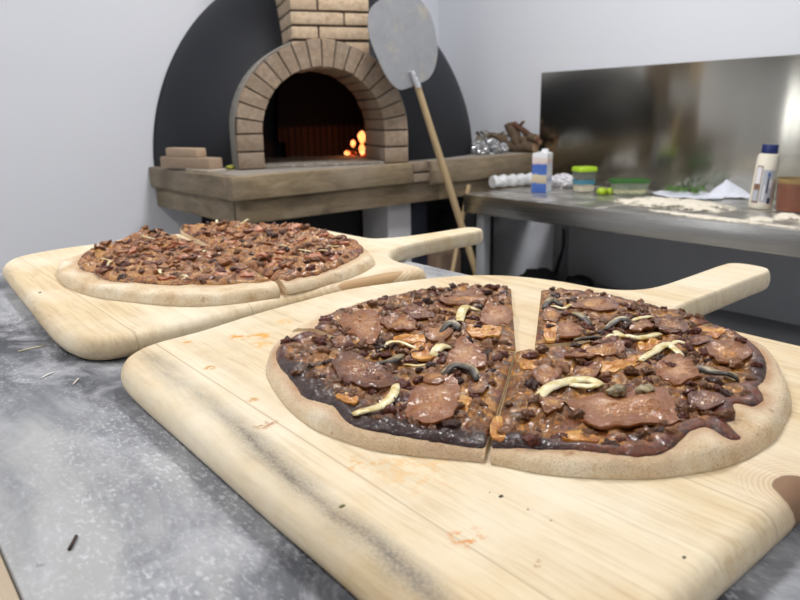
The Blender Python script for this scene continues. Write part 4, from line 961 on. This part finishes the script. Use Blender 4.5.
# flour
mflr = Mat('flour', 'EDE6D6', .9); mflr.color(mflr.mix(mflr.noise(120, 4), 'DDD2BA', 'F4EFE4')); mflr.bump(mflr.noise(240, 4), .7, .003); mflr.set('Alpha', mflr.ramp(mflr.math('SUBTRACT', mflr.math('ADD', mflr.noise(55, 5, .7), mflr.noise(16, 3)), mflr.math('MULTIPLY', mflr.attr('edge'), .55)), (.38, 0), (.56, .95))); MFLR = mflr.m
def flour(pts, label, hgt, seed):
    P = np.array([tuple(at(x, y, BZ)[:2]) for x, y in pts]); P = resample(smooth_poly(ccw(P), 6), 110); c = P.mean(0)
    P = c + (P - c) * (1 + .16 * np.array([nz(a, b, seed, 40) + .6 * nz(a, b, seed, 110) for a, b in P]))[:, None]
    def zf(x, y):
        Q = np.column_stack([x, y]); d = np.where(inside(P, Q), polydist(P, Q), 0)
        return BZ + .0006 + hgt * np.clip(d / .03, 0, 1) ** .7 * np.array([max(.1, .6 + .8 * nz(a, b, seed, 30) + .5 * nz(a, b, seed, 90)) for a, b in zip(x, y)])
    o = obj('flour', patch(P, zf, 0, HR, zbot=BZ + .0002), MFLR, smooth=180); edge_attr(o, 110, HR); tag(o, label, 'flour', kind='stuff')
flour([(612, 202), (640, 198.5), (668, 199.5), (700, 202), (728, 206), (735, 210), (715, 213), (690, 211), (660, 208), (630, 205)], 'spread of white flour along the bench in front of the herbs', .012, 1.)
flour([(648, 209), (680, 212.5), (720, 217), (752, 221), (780, 225), (800, 228), (800, 230), (760, 225.5), (720, 221), (680, 216), (652, 211)], 'thin line of flour along the front edge of the bench top', .003, 2.)
flour([(772, 217), (780, 213.5), (792, 215), (806, 219), (806, 224), (790, 222), (776, 220)], 'flour heap at the foot of the sauce tub', .012, 3.)
flour([(744, 219), (760, 216.5), (771, 218), (774, 222), (756, 222.5)], 'small patch of flour in front of the white bottle', .005, 4.)
# white bottle with blue cap
p = at(759.5, 208.5, BZ); s_ = mpp(p); bh = 58 * s_; brd = 10.6 * s_
t = thing('bottle', 'white plastic bottle with dark blue cap and printed label on the bench', 'bottle', (p.x, p.y, BZ + .0008))
TILT = Matrix.Rotation(math.radians(3.2), 4, (FW.x, FW.y, 0))
BV, BF = lathe([(brd * .9, 0), (brd, .003), (brd * 1.01, bh * .1), (brd * .98, bh * .5), (brd * .93, bh * .86), (brd * .84, bh * .91), (brd * .62, bh * .925)], 40)
mb = Mat('bottle_plastic', 'ECE6D6', .35); MBOT = mb.m
obj('bottle_body', xf((BV, BF), TILT), MBOT, t, local=True, smooth=50)
obj('cap', xf(lathe([(brd * .66, bh * .9255), (brd * .69, bh * .93), (brd * .69, bh * 1.06), (brd * .64, bh * 1.075), (0, bh * 1.075)], 32), TILT), simple('navy_cap', '16265E', .35, var=.05), t, local=True, smooth=40)
va = math.atan2(-p.y, -p.x)                                   # direction from the bottle to the room's middle
def wrapd(a0, a1, z0, z1, mat, name, off=.0006, pts=None):
    """a printed piece wrapped on the bottle; angles in degrees to the right of the viewing side"""
    V, Fc = [], []; n_ = 8
    for i in range(n_ + 1):
        a = va + math.radians(a0 + (a1 - a0) * i / n_)
        for zq in (z0, z1):
            rr = np.interp(zq, [0, .1, .5, .86, .91], [brd, brd * 1.01, brd * .98, brd * .93, brd * .84]) + off
            V.append(TILT @ Vector((rr * _c(a), rr * _s(a), zq * bh)))
    for i in range(n_): Fc.append((2 * i, 2 * i + 2, 2 * i + 3, 2 * i + 1))
    o = obj(name, (V, Fc), mat, t, local=True, smooth=180); return o
MLBR = simple('label_brown', '7A5A46', .5, var=.1); MLWH = simple('label_white', 'E4E2E6', .5, var=.04); MLBL = simple('label_navy', '1E2A52', .5, var=.1); MLGR = simple('label_grey', 'B4B8C4', .5, var=.15, scale=150); MLLB = simple('label_blue', '3F5FA0', .5, var=.1)
obj_ = wrapd(-52, -16, .10, .72, MLBR, 'label_frame')
wrapd(-48, -20, .42, .70, MLWH, 'label_panel', .0010); wrapd(-48, -20, .13, .32, MLGR, 'label_panel', .0010)
wrapd(-12, 50, .12, .66, MLGR, 'label_picture'); wrapd(0, 8, .15, .40, MLWH, 'label_figure', .0010); wrapd(12, 24, .54, .62, MLLB, 'label_figure', .0010); wrapd(14, 22, .27, .53, MLBL, 'label_figure', .0010); wrapd(26, 42, .10, .20, MLBL, 'label_figure', .0010); wrapd(24, 40, .36, .50, MLWH, 'label_figure', .0010)
# tub of red sauce
p = at(793, 212.5, BZ); s_ = mpp(p); rt_ = 20 * s_; ht = 55 * s_
t = thing('sauce_tub', 'clear plastic tub half full of red tomato sauce at the right end', 'tub', (p.x + .03, p.y + .01, BZ + .0005)); rt_ *= .98
obj('tub_wall', lathe([(0, 0), (rt_ * .9, 0), (rt_, ht - .005), (rt_ * 1.03, ht - .004), (rt_ * 1.03, ht), (rt_ * 1.0, ht)], 48), clear('clear_tub', 'A0A4A6', .88, .12), t, local=True, smooth=40)
msa = Mat('tomato_sauce', '8A3418', .4); msa.color(msa.mix(msa.noise(50, 4), '743414', '965022'))
obj('sauce', lathe([(0, .003), (rt_ * .88 - .003, .003), (rt_ * .94 - .003, ht * .50), (rt_ * .9, ht * .51), (0, ht * .505)], 48), msa.m, t, local=True, smooth=40)
msr = simple('sauce_film', 'A08040', .5, var=.3, scale=50)
obj('sauce_residue', lathe([(rt_ * .94 - .0030, ht * .512), (rt_ * .955 - .0030, ht * .60), (rt_ * .955 - .0036, ht * .60), (rt_ * .94 - .0036, ht * .512)], 48), msr, t, local=True, smooth=40)
# ------------------------------------------------------------------ long peel leaning on the oven
PA_, PB_ = aty(413, 76, 1.868), aty(475, 270, 1.80)
hd = (PB_ - PA_).normalized(); foot = PA_ + hd * ((.012 - PA_.z) / hd.z)
malu = Mat('worn_aluminium', 'AEB0B4', .5, .75); malu.color(malu.mix(malu.noise(20, 5, .7), '989A9E', 'BEBFC2')); malu.color(malu.mix(malu.ramp(malu.noise(16, 5, .7, malu.co(off=(2, 0, 0))), (.55, 0), (.7, .5)), malu.mix(malu.noise(20, 5, .7), '989A9E', 'BABBBE'), 'CFC4A8')); MALU = malu.m
t = thing('pizza_peel', 'long handled metal pizza peel leaning against the front of the oven', 'pizza peel', foot - Vector((0, 0, .012)))
bn = hd.cross(Vector((1, 0, 0))).normalized()
if bn.y > 0: bn = -bn
def onblade(px, py):
    d = ray(px, py); q_ = PA_ - bn * .006; return CAMP + d * ((q_ - CAMP).dot(bn) / d.dot(bn))
bp = [(368, 22), (370, 10), (377, 2), (388, -4), (403, -6), (418, -2), (428, 10), (434, 26), (437.5, 45), (437, 58), (434, 70), (428, 79), (418, 84), (408, 88), (400, 89.5), (392, 84), (384, 72), (376, 54), (370, 38)]
B3 = smooth_poly([tuple(onblade(*q)) for q in bp], 5); n_ = len(B3); c3 = B3.mean(0); nb = np.array(bn)
V = [Vector(q) for q in B3] + [Vector(q + nb * -.0025) for q in B3] + [Vector(c3 - nb * .0012), Vector(c3 - nb * .0037)]
Fc = []
for i in range(n_): j = (i + 1) % n_; Fc += [(i, j, 2 * n_), (n_ + j, n_ + i, 2 * n_ + 1), (i, n_ + i, n_ + j, j)]
obj('blade', (V, Fc), MALU, t, smooth=40)
MHAN = simple('pale_handle_wood', 'B9A27C', .6, var=.15, scale=30)
h0 = onblade(415, 84) + bn * .009
obj('handle', tube([h0 + (foot - h0) * k for k in np.linspace(0, 1, 9)], [.0115, .012] + [.0135] * 7, 14), MHAN, t, smooth=60)
t0_ = onblade(410.5, 71.5) + bn * .006; t1_ = onblade(416, 88) + bn * .012
tg = obj('tang', tube([t0_, t0_.lerp(t1_, .5), t1_], [.010, .0122, .0128], 14, .8), simple('tang_metal', 'D6D8DE', .35, .5, var=.05), t, smooth=60)
for k in (.3, .62):
    c_ = t0_.lerp(t1_, k) + bn * .0108; obj('rivet', blob(c_, .0026, 2, 0, 1), simple('rivet_dark', '4A4C50', .4, .6), tg, smooth=180)
# a second tool handle behind it
q0 = aty(468, 190, 1.845); q1 = aty(463, 216, 1.848)
d_ = (q1 - q0).normalized(); ft = q0 + d_ * ((.01 - q0.z) / d_.z)
q0 = q0 - d_ * .02
o = obj('broom_handle', tube([q0, q0.lerp(ft, .5), ft], .0085, 12), MHAN, smooth=60); tag(o, 'thin wooden handle standing behind the left end of the bench', 'broom handle')
# ------------------------------------------------------------------ firewood and clutter on the right end of the ledge
mba = Mat('bark', '5A4838', .9); mba.color(mba.mix(mba.noise(50, 5, .7), '3A2E24', '7A6650')); mba.bump(mba.noise(70, 5), .9, .006); MBARK = mba.m
MEND = simple('cut_wood', 'B49478', .8, var=.15, scale=60); mrb = Mat('red_bark', '5A3A2A', .9); mrb.color(mrb.mix(mrb.noise(50, 5), '3C261C', '6E4A36')); mrb.bump(mrb.noise(80, 4), .8, .005); MRB = mrb.m
def log(label, a, b, r, mat, seed, n=8):
    a, b = Vector(a), Vector(b); t_ = (b - a).normalized()
    pts = [a.lerp(b, k / n) + Vector((noise.noise(Vector((k * .6, seed, 0))), noise.noise(Vector((k * .6, 0, seed))), noise.noise(Vector((seed, k * .6, 5))))) * r * .35 for k in range(n + 1)]
    t = thing('firewood', label, 'firewood', (pts[0] + pts[-1]) / 2 - Vector((0, 0, r)), group='firewood on the ledge')
    rad = [r * (1 + .15 * noise.noise(Vector((k * .9, seed, 3)))) for k in range(n + 1)]
    obj('bark', tube(pts, rad, 14), mat, t, smooth=60)
    for e, dr in ((0, -1), (n, 1)):
        tt = (pts[1] - pts[0]).normalized() if e == 0 else (pts[-1] - pts[-2]).normalized()
        obj('cut_end', tube([pts[e] - tt * dr * .004, pts[e] + tt * dr * .0015], [rad[e] * .86, rad[e] * .86], 14), MEND, t, smooth=0)
FY = 2.12
def aty(px, py, y, _f=aty):
    p = _f(px, py, y); return p if p.x < 2.37 else atx(px, py, 2.37)
s_ = mpp(aty(515, 140, FY))
log('upright pale barked log at the middle of the firewood pile', aty(520, 148, FY - .03), aty(509.5, 124.5, FY), 5.6 * s_, MBARK, 1.)
log('dark branch sloping down to the right over the firewood pile', aty(514, 124, FY + .0), aty(540, 142.5, FY - .08), 2.9 * s_, MRB, 2.)
log('log showing its pale round end in front of the firewood pile', aty(523, 138, FY - .09), aty(528, 146, FY + .04), 5. * s_, MBARK, 3.)
log('short log with a light cut end below the dark branch', aty(528, 137, FY - .08), aty(537, 138.5, FY - .03), 4. * s_, MBARK, 5.)
log('brownish log lying low behind the crumpled foil', aty(487, 138, FY + .02), aty(508, 141, FY + .02), 6. * s_, MBARK, 6.)
log('grey log lying across the bottom of the firewood pile', aty(503, 147, FY + .0), aty(535, 147, FY - .05), 6. * s_, MBARK, 7.)
log('thin twig sticking up from the firewood pile', aty(516, 131, FY), aty(524, 121, FY), 1.4 * s_, MRB, 8.)
hb = []
for k in range(46):
    px, py = random.uniform(475, 503), random.uniform(132, 147); c_ = aty(px, py, FY + random.uniform(-.02, .06)); a0 = random.uniform(0, 6.28); l_ = random.uniform(.012, .03)
    hb.append(tube([c_ - Vector((_c(a0), _s(a0), .3)) * l_, c_, c_ + Vector((_c(a0 + .6), _s(a0 + .6), .5)) * l_], [.002, .006, .002], 6, .5))
o = obj('dry_leaves', join(*hb), simple('dry_leaf', '857A62', .8, var=.4, scale=40), smooth=60); tag(o, 'dry leaves and wood chips heaped between oven dome and firewood', 'dry leaves', kind='stuff')
mfo = Mat('crumpled_foil', 'C8CACE', .22, .9); mfo.bump(mfo.noise(60, 4), .6, .004); MFOIL = mfo.m
for px, r, sd, lab in [(480, 6.5, 1., 'crumpled foil lump touching the right side of the oven dome'), (491, 7.5, 2., 'crumpled foil lump in the middle of the three on the ledge'), (502, 5., 3., 'small crumpled foil lump nearest the firewood')]:
    p = aty(px, 151, 2.03); rr = r * mpp(p)
    o = obj('crumpled_foil', blob((p.x, 2.03, LZ + rr * .72), rr, 4, .45, 2.2, 1.15, .9, .95, seed=sd, flat=-.7, ridged=True), MFOIL, smooth=30); tag(o, lab, 'foil', 'crumpled foil on the ledge')
# ------------------------------------------------------------------ view
SC.view_settings.view_transform = 'Standard'; SC.view_settings.look = 'None'; SC.view_settings.gamma = 1; SC.view_settings.use_curve_mapping = False
SC.view_settings.exposure = 0.0
SC.cycles.use_denoising = True
SC.cycles.sample_clamp_indirect = 2.5; SC.cycles.blur_glossy = .5; SC.cycles.use_adaptive_sampling = False; SC.cycles.max_bounces = 8; SC.cycles.diffuse_bounces = 4; SC.cycles.transparent_max_bounces = 8
